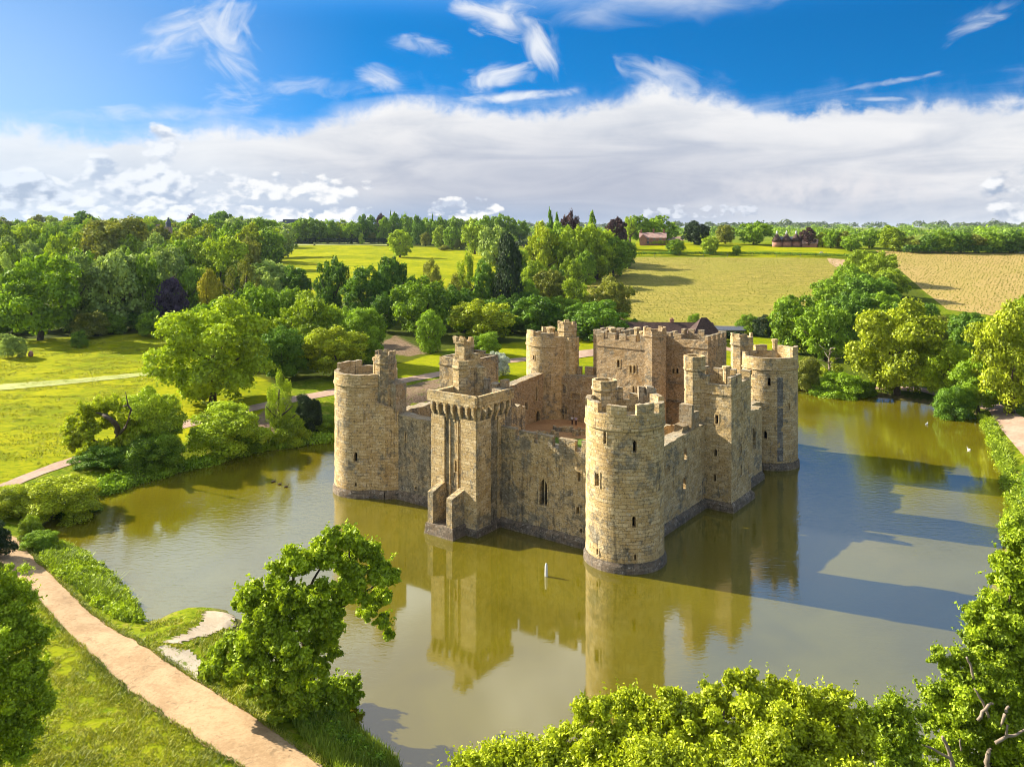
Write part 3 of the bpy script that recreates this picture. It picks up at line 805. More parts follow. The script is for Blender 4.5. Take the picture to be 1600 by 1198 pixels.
def octo(cx, cy, r, rot=0.0, n=8):
    return [(cx + r * math.cos(rot + 2 * math.pi * k / n), cy + r * math.sin(rot + 2 * math.pi * k / n)) for k in range(n)]
def turret(cx, cy, r, z0, z1, parent, band=1.5, crenels=True, label=None, mat='ashlar', slit=True):
    """octagonal stair turret with a projecting battlemented head"""
    mb = MB()
    O = octo(cx, cy, r, R(22.5))
    zb = z1 - band
    for k in range(8):
        fn, L = line_fn(O[k], O[(k + 1) % 8], 1)
        skin(mb, fn, 0, L, z0, zb, (), 0.6, rough=0.03, uoff=k * 3.1)
    def ring(ra, za, rb, zb_):
        A = octo(cx, cy, ra, R(22.5)); B = octo(cx, cy, rb, R(22.5))
        for k in range(8):
            k2 = (k + 1) % 8
            mb.poly([(*A[k], za), (*A[k2], za), (*B[k2], zb_), (*B[k], zb_)], 0)
    ring(r, zb, r + 0.16, zb + 0.1); ring(r + 0.16, zb + 0.1, r + 0.16, zb + 0.3); ring(r + 0.16, zb + 0.3, r + 0.06, zb + 0.36)
    zc = z1 - 0.55 if crenels else z1
    ring(r + 0.06, zb + 0.36, r + 0.06, zc)
    ring(r + 0.06, zc, r - 0.32, zc); ring(r - 0.32, zc, r - 0.32, zc - 0.6)
    A = octo(cx, cy, r - 0.32, R(22.5)); mb.poly([(*p, zc - 0.6) for p in A], 0)
    if crenels:
        O1 = octo(cx, cy, r + 0.07, R(22.5)); O2 = octo(cx, cy, r - 0.30, R(22.5))
        for k in range(8):
            k2 = (k + 1) % 8
            if srng.random() < 0.12: continue
            def lp(a, b, t): return (a[0] + (b[0] - a[0]) * t, a[1] + (b[1] - a[1]) * t)
            t0, t1 = 0.2, 0.85
            jbox(mb, [lp(O1[k], O1[k2], t0), lp(O1[k], O1[k2], t1), lp(O2[k], O2[k2], t1), lp(O2[k], O2[k2], t0)], zc, z1, 0, 0.05)
    return part(mb, 'turret', [M[mat], M['coping']], parent, label)
def chimney(cx, cy, z0, z1, parent, r=0.38):
    mb = MB()
    mb.lathe(cx, cy, [(r, z0), (r, z1 - 0.45), (r + 0.14, z1 - 0.4), (r + 0.14, z1 - 0.08), (r + 0.02, z1)], 8, 0, R(22.5), False)
    return part(mb, 'chimney', M['ashlar'], parent)

def plinth_round(cx, cy, r, a0=0.0, a1=2 * math.pi):
    mb = MB(); n = 40
    prof = [(r + 0.34, -1.2), (r + 0.28, 0.3), (r + 0.26, 0.72), (r + 0.02, 1.1)]
    rings = []
    for rr, z in prof:
        rings.append([mb.vert((cx + rr * math.cos(a0 + (a1 - a0) * k / n), cy + rr * math.sin(a0 + (a1 - a0) * k / n), z + (srng.uniform(-.03, .03) if z > 0.5 else 0)), (rr * (a0 + (a1 - a0) * k / n), z)) for k in range(n)])
    for i in range(len(rings) - 1):
        for k in range(n):
            k2 = (k + 1) % n
            mb.face((rings[i][k], rings[i][k2], rings[i + 1][k2], rings[i + 1][k]), 0, True)
    return mb

def px_angle(cx, cy, r, px):
    """angle on a round tower whose visible face falls on photo column px"""
    best = None
    for k in range(720):
        a = 2 * math.pi * k / 720
        x, y = cx + r * math.cos(a), cy + r * math.sin(a)
        if x * math.cos(a) + y * math.sin(a) > 0: continue      # faces away
        e = abs(CX + F * x / y - px)
        if best is None or e < best[0]: best = (e, a, y)
    return best[1], best[2]
def zpix(Y, py): return H - (py - HY) * Y / F

def round_tower(u, v, wins_px, merlons, label, sill=17.45, mtop=18.55, mat='ashlar', string=15.75, rag=0.05, parapet=((0, 2 * math.pi),)):
    cx, cy = cw(u, v); r = 4.5
    fn = round_fn(cx, cy, r)
    W_ = []
    for px, y0, y1, ww in wins_px:
        a, Y = px_angle(cx, cy, r, px)
        W_.append((a % (2 * math.pi) * r, (zpix(Y, y0) + zpix(Y, y1)) / 2, ww, abs(zpix(Y, y0) - zpix(Y, y1))))
    t = MB()
    skin(t, fn, 0, 2 * math.pi * r, 1.0, string, W_, 0.45, rough=0.045, smooth=True)
    arc_block(t, cx, cy, r - 0.3, r + 0.17, 0, 2 * math.pi, string - 0.06, string + 0.2, 0, n=56)
    arc_block(t, cx, cy, r - 0.62, r + 0.07, 0, 2 * math.pi, string + 0.2, string + 0.55, 0, n=56)
    for a0, a1 in parapet:
        arc_block(t, cx, cy, r - 0.6, r + 0.06, a0, a1, string + 0.5, sill, 0, 1, rag=rag)
    t.poly([(cx + (r - 0.4) * math.cos(2 * math.pi * k / 40), cy + (r - 0.4) * math.sin(2 * math.pi * k / 40), 16.15) for k in range(40)], 0)
    for a0, a1, h in merlons:
        arc_block(t, cx, cy, r - 0.58, r + 0.05, a0, a1, sill - 0.08, mtop if h is None else h, 0, 1, rag=0.07)
    o = part(t, 'round_tower', [M[mat], M['coping']], castle, label)
    part(plinth_round(cx, cy, r), 'plinth', M['plinth'], o)
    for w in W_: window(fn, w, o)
    return o, cx, cy

def A(px, cx, cy, r=4.5): return px_angle(cx, cy, r, px)[0]
TWO = 2 * math.pi
# nearest tower (south-east)
c = cw(0, 0)
aF = math.atan2(-c[1], -c[0])                        # towards the camera
se, x, y = round_tower(0, 0, [(945, 674, 693, .32), (992, 688, 707, .42), (933, 739, 759, .62), (991, 806, 824, .42), (933.5, 857, 866, .26), (992.5, 866, 875, .24)],
    [(aF - 1.22, aF - 0.30 - 0.42, None), (aF - 0.46, aF + 0.05, 18.45), (aF + 0.30, aF + 0.78, 18.6), (aF + 1.0, aF + 1.42, 18.35), (aF + 1.75, aF + 2.3, None), (aF + 2.55, aF + 3.0, 18.2), (aF + 3.2, aF + 3.9, 18.9), (aF + 4.25, aF + 4.7, 18.4)],
    'nearest round tower, sunlit pale ashlar with a square turret head on its left rear')
tu = cw(2.75, 0.15)
turret(tu[0] + .1, tu[1] + 1.0, 1.5, 16.1, 20.1, se, 1.25, False, 'low broad stair turret on the nearest tower')
jbx = MB()
for k in range(7):
    q = (c[0] + 3.3 + srng.uniform(-.9, .9), c[1] + 3.2 + srng.uniform(-.5, .5))
    s = srng.uniform(.35, .6)
    jbox(jbx, [(q[0] - s, q[1] - s), (q[0] + s, q[1] - s), (q[0] + s, q[1] + s), (q[0] - s, q[1] + s)], 16.2, srng.uniform(17.6, 19.3), 0, .15)
part(jbx, 'broken_parapet', M['coping'], se)
# south-west tower (left)
c = cw(LU, 0); aF = math.atan2(-c[1], -c[0])
sw, x, y = round_tower(LU, 0, [(556, 706, 721, .5), (556, 754, 760, .3), (603, 679, 686, .25), (606, 717, 726, .25)],
    [(aF - 3.0, aF - 1.95, 18.15), (aF + 1.0, aF + 1.32, 18.9)],
    'round tower at the left corner with a worn low parapet and bright ochre patches', sill=17.35, rag=0.09)
t1 = cw(LU - 4.3, -0.35)
turret(t1[0], t1[1], 1.45, 1.3, 20.6, sw, 1.9, True, 'tall stair turret on the left corner tower', 'rubble')
chimney(c[0] + 1.6, c[1] - 1.2, 16.1, 19.4, sw)
nb = MB()
pa, pb, pc = cw(LU - 1.2, -3.5), cw(LU - 5.6, -1.7), cw(LU - 6.9, -0.25)
for p_, q_, zt0, zt1 in ((pa, pb, 14.6, 13.0), (pb, pc, 13.0, 12.2)):
    fn, L = line_fn(p_, q_, 1)
    skin(nb, fn, 0, L, 0.9, 11.5, (), 0.5, top=lambda s, a=zt0, b=zt1, L=L: a + (b - a) * s / L)
nb.poly([(*pa, 14.6), (*pb, 13.0), (*pc, 12.2), (*cw(LU - 5.5, .6), 12.6), (*cw(LU - 1.5, -.5), 14.7)], 0)
part(nb, 'stair_wall', M['ashlar'], sw)
nq = MB()
for p_, q_ in ((pa, pb), (pb, pc)):
    fn, L = line_fn(p_, q_, 1); X = fn(0)
    g = [(p_[0] + X[2] * .4, p_[1] + X[3] * .4), (q_[0] + X[2] * .4, q_[1] + X[3] * .4), q_, p_]
    nq.hexa([(*a, -1.2) for a in g], [(*g[0], .72), (*g[1], .72), (*g[2], 1.15), (*g[3], 1.15)], 0)
part(nq, 'plinth', M['plinth'], sw)
sb = MB()
q = [cw(LU - 4.2, -0.4), cw(LU - 6.6, -0.4), cw(LU - 6.6, 1.4), cw(LU - 4.2, 1.4)]
fn2, L2 = line_fn(cw(LU - 4.0, -0.62), cw(LU - 6.7, -0.62), 1)
dw = (1.45, 12.9, 0.75, 1.9)
skin(sb, fn2, 0, L2, 11.0, 16.2, [dw], 0.5, top=lambda s: 16.6 - 0.25 * s)
fn3, L3 = line_fn(cw(LU - 6.7, -0.62), cw(LU - 6.7, 1.5), 1)
skin(sb, fn3, 0, L3, 11.0, 16.0, (), 0.5)
sb.poly([(*cw(LU - 4.0, -.62), 16.55), (*cw(LU - 6.7, -.62), 15.93), (*cw(LU - 6.7, 1.5), 16.0), (*cw(LU - 4.0, 1.5), 16.5)], 0)
stair = part(sb, 'stair_head', M['coping'], sw)
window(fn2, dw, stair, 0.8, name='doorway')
# north-east tower (right)
c = cw(0, LV); aF = math.atan2(-c[1], -c[0])
ne, x, y = round_tower(0, LV, [(1202, 590, 603, .45), (1181, 624, 630, .3), (1196, 673, 686, .5), (1233, 630, 641, .3), (1174, 578, 585, .3)],
    [(aF + 0.95, aF + 1.5, 19.2), (aF + 2.1, aF + 2.9, 18.6), (aF + 3.2, aF + 3.7, 18.5), (aF - 1.3, aF - 0.9, 18.2)],
    'round tower at the right corner with a dark stain down its face and one slim chimney', sill=17.6, rag=0.04)
t1 = cw(3.9, LV - 1.6)
turret(t1[0], t1[1], 1.75, 8.0, 20.9, ne, 2.0, True, 'crumbling battlemented turret on the right corner tower')
chimney(c[0] + 0.7, c[1] - 1.0, 16.1, 20.2, ne, .4)
ch = MB()
a = A(1219, *c)
arc_block(ch, c[0], c[1], 4.3, 4.525, a - .10, a + .10, 1.4, 14.6, 0)
part(ch, 'stained_drain', stone_mat('drain_stain', 0.85, 0.4, light=(.46, .41, .32), mid=(.27, .23, .175), grey=(.17, .16, .14), dark=(.035, .033, .03), stain=1.15, ochre=0), ne, 'black and grey streaked strip down the right corner tower')
# north-west tower (far)
c = cw(LU, LV); aF = math.atan2(-c[1], -c[0])
nw, x, y = round_tower(LU, LV, [(834, 555, 562, .4)],
    [(aF - 1.3, aF - 0.75, 18.6), (aF - 0.4, aF + 0.2, 18.3), (aF + 2.0, aF + 2.6, 18.5), (aF + 3.0, aF + 3.5, 18.5)],
    'farthest round tower with a tall slender turret on its right side', sill=17.6)
t1 = cw(LU - 3.9, LV + 0.2)
turret(t1[0], t1[1], 1.85, 2.0, 20.4, nw, 2.0, True, 'tall turret on the farthest tower')
t1 = cw(LU - 5.3, LV - 0.5)
turret(t1[0], t1[1] + .6, 1.5, 2.0, 17.4, nw, 1.7, False, 'lower half-octagon stair shaft on the farthest tower')
chimney(c[0] + 0.2, c[1] - 1.2, 16.1, 19.0, nw, .8)

# ---------------------------------------------------------------- curtain walls
def curtain(p, q, z0, ztop, thick, wins, label, mat='rubble', merlons=(), mh=1.0, inner_z=1.0, through=(), name='curtain_wall', cop='coping', rag=0.15, plinth=True, back=True, depth=0.8):
    """p->q with the outside on the right hand; ztop is a function of distance"""
    fn, L = line_fn(p, q, 1)
    x, y, nx, ny = fn(0)
    fi = lambda s: (fn(s)[0] - nx * thick, fn(s)[1] - ny * thick, -nx, -ny)
    prof = {}
    def top(s):
        k = round(s, 3)
        if k not in prof: prof[k] = ztop(s) + float(vnoise(np.array([s * 1.3]), np.array([L]), 5)[0]) * 2 * rag
        return prof[k]
    zmin = min(ztop(s) for s in np.linspace(0, L, 30)) - 0.4
    mb = MB()
    allw = list(wins) + list(through)
    skin(mb, fn, 0, L, z0, zmin, allw, 0.55, top=top, rough=0.05)
    skin(mb, fi, 0, L, inner_z, zmin, through, 0.55, top=top, rough=0.05, flip=True)
    n = max(2, int(L / 0.5))
    for k in range(n):
        s0, s1 = L * k / n, L * (k + 1) / n
        a0 = fn(s0); a1 = fn(s1); b0 = fi(s0); b1 = fi(s1)
        mb.poly([(a0[0], a0[1], top(s0)), (a1[0], a1[1], top(s1)), (b1[0], b1[1], top(s1)), (b0[0], b0[1], top(s0))], 1)
    for s in (0, L):
        a0 = fn(s); b0 = fi(s)
        qd = [(a0[0], a0[1], z0), (b0[0], b0[1], z0), (b0[0], b0[1], top(s)), (a0[0], a0[1], top(s))]
        mb.poly(qd[::-1] if s == 0 else qd, 0)
    for s0, s1, *hh in merlons:
        a0 = fn(s0); a1 = fn(s1)
        mt = 0.55
        cs = [(a0[0] + nx * .01, a0[1] + ny * .01), (a1[0] + nx * .01, a1[1] + ny * .01), (a1[0] - nx * mt, a1[1] - ny * mt), (a0[0] - nx * mt, a0[1] - ny * mt)]
        jbox(mb, cs, min(top(s0), top(s1)) - 0.3, max(top(s0), top(s1)) + (hh[0] if hh else mh), 0, 0.06, 1)
    o = part(mb, name, [M[mat], M[cop]], castle, label)
    for w in wins: window(fn, w, o, depth)
    for w in through: window(fn, w, o, thick, False)
    if plinth:
        pm = MB()
        k = max(2, int(L / 0.7)); last = None
        for i in range(k + 1):
            s = L * i / k; X, Y_, _, _ = fn(s)
            row = [pm.vert((X + nx * d, Y_ + ny * d, z + (srng.uniform(-.05, .05) if z > .5 else 0)), (s, z)) for d, z in ((.55, -1.2), (.46, .3), (.40, .75), (-.02, 1.2))]
            if last:
                for j in range(3): pm.face((last[j], row[j], row[j + 1], last[j + 1]), 0)
            last = row
        part(pm, 'plinth', M['plinth'], o)
    return o, fn, L
def wpx(fn, L, px, y0, y1, ww, *ex):
    """window on a straight face from the photo column and rows it spans"""
    best = min(((abs(CX + F * fn(s)[0] / fn(s)[1] - px), s) for s in np.linspace(0, L, 400)))
    Y = fn(best[1])[1]
    return (best[1], (zpix(Y, y0) + zpix(Y, y1)) / 2, ww, abs(zpix(Y, y0) - zpix(Y, y1)), *ex)

# south front, west half (between left tower and postern)
p, q = cw(40.5, -0.3), cw(24.6, -0.3)
fn, L = line_fn(p, q, 1)
curtain(p, q, 1.0, lambda s: 11.9 - 0.02 * s, 1.9, [wpx(fn, L, 634, 675, 690, .3), wpx(fn, L, 650, 760, 765, .4)], 'dark stained south curtain wall left of the square postern tower, without merlons', 'stain', rag=0.12)
# south front, east half
p, q = cw(18.1, -0.3), cw(3.4, -0.3)
fn, L = line_fn(p, q, 1)
curtain(p, q, 1.0, lambda s: 11.35, 1.9, [wpx(fn, L, 849, 748, 790, 1.1, 'mullion'), wpx(fn, L, 905, 737, 752, .4), wpx(fn, L, 903, 791, 803, .4), wpx(fn, L, 908, 825, 833, .35)],
        'stained south curtain wall with merlons between the square postern and nearest tower', 'rubble',
        [(0.2, 2.6, 1.2), (3.3, 5.5, 1.1), (6.1, 8.3, 1.05), (9.2, 11.5, 1.15), (12.4, 14.6, 1.1)])
# east front, south half
p, q = cw(-0.3, 3.4), cw(-0.3, 22.3)
fn, L = line_fn(p, q, 1)
curtain(p, q, 1.0, lambda s: 10.7 + 0.035 * s, 1.9, [wpx(fn, L, 1045, 727, 736, .4)], 'grey east curtain wall with an ochre sloping top beside the nearest tower', 'ashlar',
        through=[wpx(fn, L, 1071, 700, 718, .9, 'mullion'), wpx(fn, L, 1069.5, 746, 764, .9, 'mullion')], rag=0.1)
# chapel projection on the east front
p, q = cw(-2.1, 29.0), cw(-2.1, 39.2)
fn, L = line_fn(p, q, 1)
o, fn, L = curtain(p, q, 1.0, lambda s: 11.3 - 0.12 * abs(s - 4), 2.2, [wpx(fn, L, 1178, 668, 702, 1.3, 'mullion')], 'projecting chapel end with one tall pointed window on the east front', 'ashlar', rag=0.12)
curtain(cw(-2.1, 39.2), cw(4.3, 39.2), 1.0, lambda s: 10.9, 1.2, [], None, 'ashlar')
curtain(cw(-0.3, 38.6), cw(-0.3, 45.5), 1.0, lambda s: 10.8, 1.9, [], 'short east curtain wall between chapel and right tower', 'ashlar')
# west front and north front seen from inside
_f, _L = line_fn(cw(41.4, 27.5), cw(41.4, 45.0), 1)
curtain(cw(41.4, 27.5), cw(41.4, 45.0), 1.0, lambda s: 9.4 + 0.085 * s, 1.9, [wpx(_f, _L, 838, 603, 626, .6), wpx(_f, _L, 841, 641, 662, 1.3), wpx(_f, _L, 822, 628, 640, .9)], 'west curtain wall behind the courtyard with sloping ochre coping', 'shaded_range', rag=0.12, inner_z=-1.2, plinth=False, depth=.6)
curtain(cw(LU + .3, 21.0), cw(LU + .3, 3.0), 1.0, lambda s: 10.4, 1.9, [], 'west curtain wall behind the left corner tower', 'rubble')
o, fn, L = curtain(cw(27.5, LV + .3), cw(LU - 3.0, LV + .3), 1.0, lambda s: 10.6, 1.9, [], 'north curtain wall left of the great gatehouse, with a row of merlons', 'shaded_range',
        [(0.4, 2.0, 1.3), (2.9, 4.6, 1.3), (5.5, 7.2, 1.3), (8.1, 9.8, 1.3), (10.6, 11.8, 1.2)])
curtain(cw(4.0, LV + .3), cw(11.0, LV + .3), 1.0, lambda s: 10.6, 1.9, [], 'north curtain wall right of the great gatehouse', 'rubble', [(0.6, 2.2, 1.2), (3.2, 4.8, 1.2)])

# ---------------------------------------------------------------- rectangular towers
def square_tower(u0, u1, v0, v1, z0, z1, wins, label, mat='ashlar', merl=1.0, name='square_tower', mw=1.35, gap=0.75, plinth=True, floor=-1.3, string=True, skip=0.1, rag=0.08):
    """wins: {face: [(px, y0, y1, width)]}, faces S E N W"""
    C = {'S': (cw(u1, v0), cw(u0, v0)), 'E': (cw(u0, v0), cw(u0, v1)), 'N': (cw(u0, v1), cw(u1, v1)), 'W': (cw(u1, v1), cw(u1, v0))}
    mb = MB(); todo = []
    zs = z1 - 1.25
    for k, (p, q) in C.items():
        fn, L = line_fn(p, q, 1)
        ws = [wpx(fn, L, *w) for w in wins.get(k, [])]
        todo += [(fn, w) for w in ws]
        skin(mb, fn, 0, L, z0, z1, ws, 0.55, rough=0.04, uoff=ord(k))
        x, y, nx, ny = fn(0)
        def q4(s0, s1, d0, d1):
            a, b = fn(s0), fn(s1)
            return [(a[0] + nx * d1, a[1] + ny * d1), (b[0] + nx * d1, b[1] + ny * d1), (b[0] + nx * d0, b[1] + ny * d0), (a[0] + nx * d0, a[1] + ny * d0)]
        if string:
            g = q4(-0.12, L + 0.12, -0.1, 0.12)
            mb.hexa([(*a, zs - .1) for a in g], [(*a, zs + .13) for a in g], 0)
        fi = lambda s, fn=fn, nx=nx, ny=ny: (fn(s)[0] - nx * .55, fn(s)[1] - ny * .55, -nx, -ny)
        skin(mb, fi, .55, L - .55, z1 + floor, z1, (), 0.8, flip=True)
        g = q4(0.0, L, -.55, 0.0)
        mb.poly([(*a, z1) for a in g], 1)
        s = 0.0
        while merl and s < L - 0.5:
            e = min(s + mw + srng.uniform(-.15, .15), L)
            if srng.random() > skip: jbox(mb, q4(s + (.01 if s > 0 else 0), e, -.52, .012), z1 - .06, z1 + merl + srng.uniform(-rag, rag), 0, .06, 1)
            s = e + gap
    fl = [cw(u0, v0), cw(u0, v1), cw(u1, v1), cw(u1, v0)]
    mb.poly([(*p, z1 + floor) for p in fl][::-1] if False else [(*p, z1 + floor) for p in fl], 0)
    o = part(mb, name, [M[mat], M['coping']], castle, label)
    for fn, w in todo: window(fn, w, o, 0.6)
    if plinth:
        pm = MB()
        e = .42
        b = [cw(u1 + e + .15, v0 - e - .15), cw(u0 - e - .15, v0 - e - .15), cw(u0 - e - .15, v1 + e + .15), cw(u1 + e + .15, v1 + e + .15)]
        m1 = [cw(u1 + e, v0 - e), cw(u0 - e, v0 - e), cw(u0 - e, v1 + e), cw(u1 + e, v1 + e)]
        t = [cw(u1, v0), cw(u0, v0), cw(u0, v1), cw(u1, v1)]
        for i in range(4):
            j = (i + 1) % 4
            pm.poly([(*b[i], -1.2), (*b[j], -1.2), (*m1[j], .75), (*m1[i], .75)], 0)
            pm.poly([(*m1[i], .75), (*m1[j], .75), (*t[j], 1.2), (*t[i], 1.2)], 0)
        part(pm, 'plinth', M['plinth'], o)
    return o
# east tower
et = square_tower(-4.1, 2.6, 22.0, 29.2, 1.0, 16.9, {'S': [(1120, 648, 662, .42), (1118, 701, 713, .42), (1117, 741, 752, .35)], 'E': [(1159, 643, 657, .4), (1158, 694, 708, .4), (1158, 727, 743, .4)]},
                  'square tower in the middle of the east wall, its right face darker than its left', merl=0.95)
q = cw(1.5, 22.7); turret(q[0], q[1], 1.45, 10.2, 20.4, et, 2.0, False, 'plain octagonal turret on the east square tower')
q = cw(2.0, 24.6); turret(q[0], q[1], 1.0, 15.6, 18.9, et, 1.2, False, 'short stub turret on the east square tower')
q = cw(-1.2, 27.5); chimney(q[0], q[1], 15.6, 18.6, et, .5)
# west tower
wt = square_tower(39.5, 46.6, 20.5, 27.6, 1.0, 16.4, {'S': [(697, 606, 620, .4)]}, 'square west tower, pale and without battlements, beyond the postern turret', 'rubble', merl=0.4, skip=0.75, mw=2.2)
q = cw(45.2, 26.0); turret(q[0], q[1], 1.3, 15.0, 18.6, wt, 1.2, False)
# great gatehouse on the north side
gh = square_tower(17.85, 28.05, 41.0, 47.1, 1.0, 18.75, {'S': [(966, 562, 574, .55), (985.5, 571, 583, .42), (991.5, 571, 583, .42), (990, 604, 615, .42), (938, 608, 616, .5)], 'E': [(1020, 585, 590, .3)]},
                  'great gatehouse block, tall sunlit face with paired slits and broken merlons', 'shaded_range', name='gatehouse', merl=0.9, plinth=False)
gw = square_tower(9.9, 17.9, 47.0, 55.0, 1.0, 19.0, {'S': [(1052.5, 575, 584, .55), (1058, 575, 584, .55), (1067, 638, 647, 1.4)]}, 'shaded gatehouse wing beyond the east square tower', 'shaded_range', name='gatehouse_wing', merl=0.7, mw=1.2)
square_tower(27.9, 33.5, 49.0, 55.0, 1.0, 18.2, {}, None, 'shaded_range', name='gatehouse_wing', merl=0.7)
q = cw(17.6, 42.6); turret(q[0], q[1], 1.95, 2.0, 21.3, gh, 1.6, True, 'tallest turret, crenellated, on the corner of the great gatehouse', 'shaded_range')
q = cw(26.6, 44.0); chimney(q[0], q[1], 17.5, 20.4, gh, .6)
q = cw(22.4, 45.5); chimney(q[0], q[1], 17.5, 20.6, gh, .55)
q = cw(20.6, 44.2); chimney(q[0], q[1], 17.5, 20.2, gh, .6)
sm = MB()
for (p_, q_, z) in ((cw(17.9, 46.98), cw(9.9, 46.98), 8.0), (cw(17.9, 46.98), cw(9.9, 46.98), 11.2)):
    fn, L = line_fn(p_, q_, 1); n_ = fn(0)
    g = [(fn(0)[0], fn(0)[1]), (fn(0)[0] + n_[2] * .25, fn(0)[1] + n_[3] * .25), (fn(L)[0] + n_[2] * .25, fn(L)[1] + n_[3] * .25), (fn(L)[0], fn(L)[1])]
    sm.hexa([(*a, z) for a in g], [(*a, z + .3) for a in g], 0)
part(sm, 'floor_ledge', M['stain'], gw)

# ---------------------------------------------------------------- postern tower with machicolation
pt = square_tower(17.9, 25.0, -5.1, 2.2, 1.0, 15.6, {'S': [(715, 663, 678, .5), (715, 694, 706, .5, ), (714.5, 720, 737, .7)]}, 'square postern tower with overhanging machicolated parapet on the south front', 'stain', merl=0, name='postern_tower', string=False, floor=-.3)
pil = MB()
for (u0, u1, v0, v1, t) in ((22.9, 25.15, -5.4, -5.0, 14.3), (17.75, 20.2, -5.4, -5.0, 14.3), (17.6, 18.0, -5.35, -2.6, 14.2), (20.75, 21.0, -5.25, -5.0, 14.0), (22.05, 22.3, -5.25, -5.0, 14.0), (17.72, 18.0, -.9, .5, 14.2)):
    jbox(pil, [cw(u1, v0), cw(u0, v0), cw(u0, v1), cw(u1, v1)], .9, t, 0, .0)
part(pil, 'pilaster', M['ashlar'], pt, 'pale dressed strips at the corners of the postern tower')
mc = MB()
def mach(p, q, n, out=0.62):
    fn, L = line_fn(p, q, 1); X = fn(0); nx, ny = X[2], X[3]
    def q4(s0, s1, d0, d1):
        a, b = fn(s0), fn(s1)
        return [(a[0] + nx * d1, a[1] + ny * d1), (b[0] + nx * d1, b[1] + ny * d1), (b[0] + nx * d0, b[1] + ny * d0), (a[0] + nx * d0, a[1] + ny * d0)]
    def slab(s0, s1, d0, d1, z0, z1):
        g = q4(s0, s1, d0, d1); mc.hexa([(*a, z0) for a in g], [(*a, z1) for a in g], 0)
    bay = L / n; w = 0.17
    for k in range(n + 1):
        s = min(max(bay * k, w), L - w)
        slab(s - w, s + w, 0.02, out, 15.0, 16.02)
        slab(s - w, s + w, 0.02, out * .72, 14.65, 15.047)
        slab(s - w, s + w, 0.02, out * .48, 14.2, 14.647)
        slab(s - w * .9, s + w * .9, 0.02, out * .25, 13.75, 14.197)
    for k in range(n):
        a = bay * k + w; b = bay * (k + 1) - w
        for sg, s_ in ((1, a), (-1, b)):
            for d0, d1 in ((out - .3, out - .02),):
                ww = (b - a) / 2
                prof = [(s_, 16.02), (s_ + sg * ww, 16.02), (s_ + sg * ww * .55, 15.95), (s_ + sg * ww * .2, 15.80), (s_, 15.52)]
                f = [(*q4(s, s + .001, d1, d1)[0], z) for s, z in prof]; bk = [(*q4(s, s + .001, d0, d0)[0], z) for s, z in prof]
                mc.poly(f[::-1] if sg > 0 else f, 0); mc.poly(bk if sg > 0 else bk[::-1], 0)
                for i in range(1, 4): mc.poly([f[i], f[i + 1], bk[i + 1], bk[i]], 0)
    slab(-out, L + out, out - .42, out, 16.024, 17.2)
    slab(-out + .06, L + out - .06, out - .40, out - .02, 17.203, 17.36)
mach(cw(25.0, -5.1), cw(17.9, -5.1), 6)
mach(cw(17.9, -5.1), cw(17.9, 1.2), 5)
def strip(p, q, out):
    fn, L = line_fn(p, q, 1); X = fn(0)
    g = [fn(0)[:2], fn(L)[:2], (fn(L)[0] + X[2] * out, fn(L)[1] + X[3] * out), (fn(0)[0] + X[2] * out, fn(0)[1] + X[3] * out)]
    mc.hexa([(*a, 15.85) for a in g[::-1]], [(*a, 17.1) for a in g[::-1]], 0)
strip(cw(25.0, 1.6), cw(25.0, -5.1), .6)
part(mc, 'machicolation', M['ashlar'], pt, 'overhanging parapet on arched corbels')
q = cw(24.35, 0.2); turret(q[0], q[1] + .2, 1.55, 15.2, 20.6, pt, 1.2, False, 'stepped stair turret standing on the postern tower roof')
q = cw(24.95, 0.5); 
t2 = MB()
jbox(t2, [cw(25.6, -.2), cw(24.0, -.2), cw(24.0, 1.4), cw(25.6, 1.4)], 15.4, 22.7, 0, .05)
jbox(t2, [cw(25.75, -.35), cw(23.85, -.35), cw(23.85, 1.55), cw(25.75, 1.55)], 22.72, 23.05, 0, .03)
for ua, ub, va, vb in ((25.8, 25.2, -.4, .1), (24.5, 23.8, -.4, .1), (25.8, 25.3, 1.0, 1.6), (24.4, 23.8, 1.1, 1.6)):
    jbox(t2, [cw(ua, va), cw(ub, va), cw(ub, vb), cw(ua, vb)], 23.03, 23.03 + srng.uniform(.25, .6), 0, .06)
jbox(t2, [cw(23.9, .9), cw(22.9, .9), cw(22.9, 1.9), cw(23.9, 1.9)], 15.4, 21.4, 0, .15)
jbox(t2, [cw(22.9, 1.2), cw(22.0, 1.2), cw(22.0, 2.0), cw(22.9, 2.0)], 15.4, 19.6, 0, .2)
part(t2, 'turret_shaft', M['ashlar'], pt, 'tall square shaft against the postern turret')
rb = MB()
for (a, b, c_, d, z) in ((17.9, 19.0, -.6, 1.0, 17.3), (19.3, 20.4, .8, 1.9, 17.7), (20.6, 23.0, 1.3, 2.0, 16.8), (17.95, 18.6, -2.0, -.9, 16.5), (18.2, 18.9, 1.2, 2.1, 18.3), (21.2, 22.0, 1.4, 2.1, 18.0), (19.0, 19.6, 1.3, 2.0, 16.6)):
    jbox(rb, [cw(b, c_), cw(a, c_), cw(a, d), cw(b, d)], 15.3, z, 0, .12)
part(rb, 'parapet_stub', M['coping'], pt)
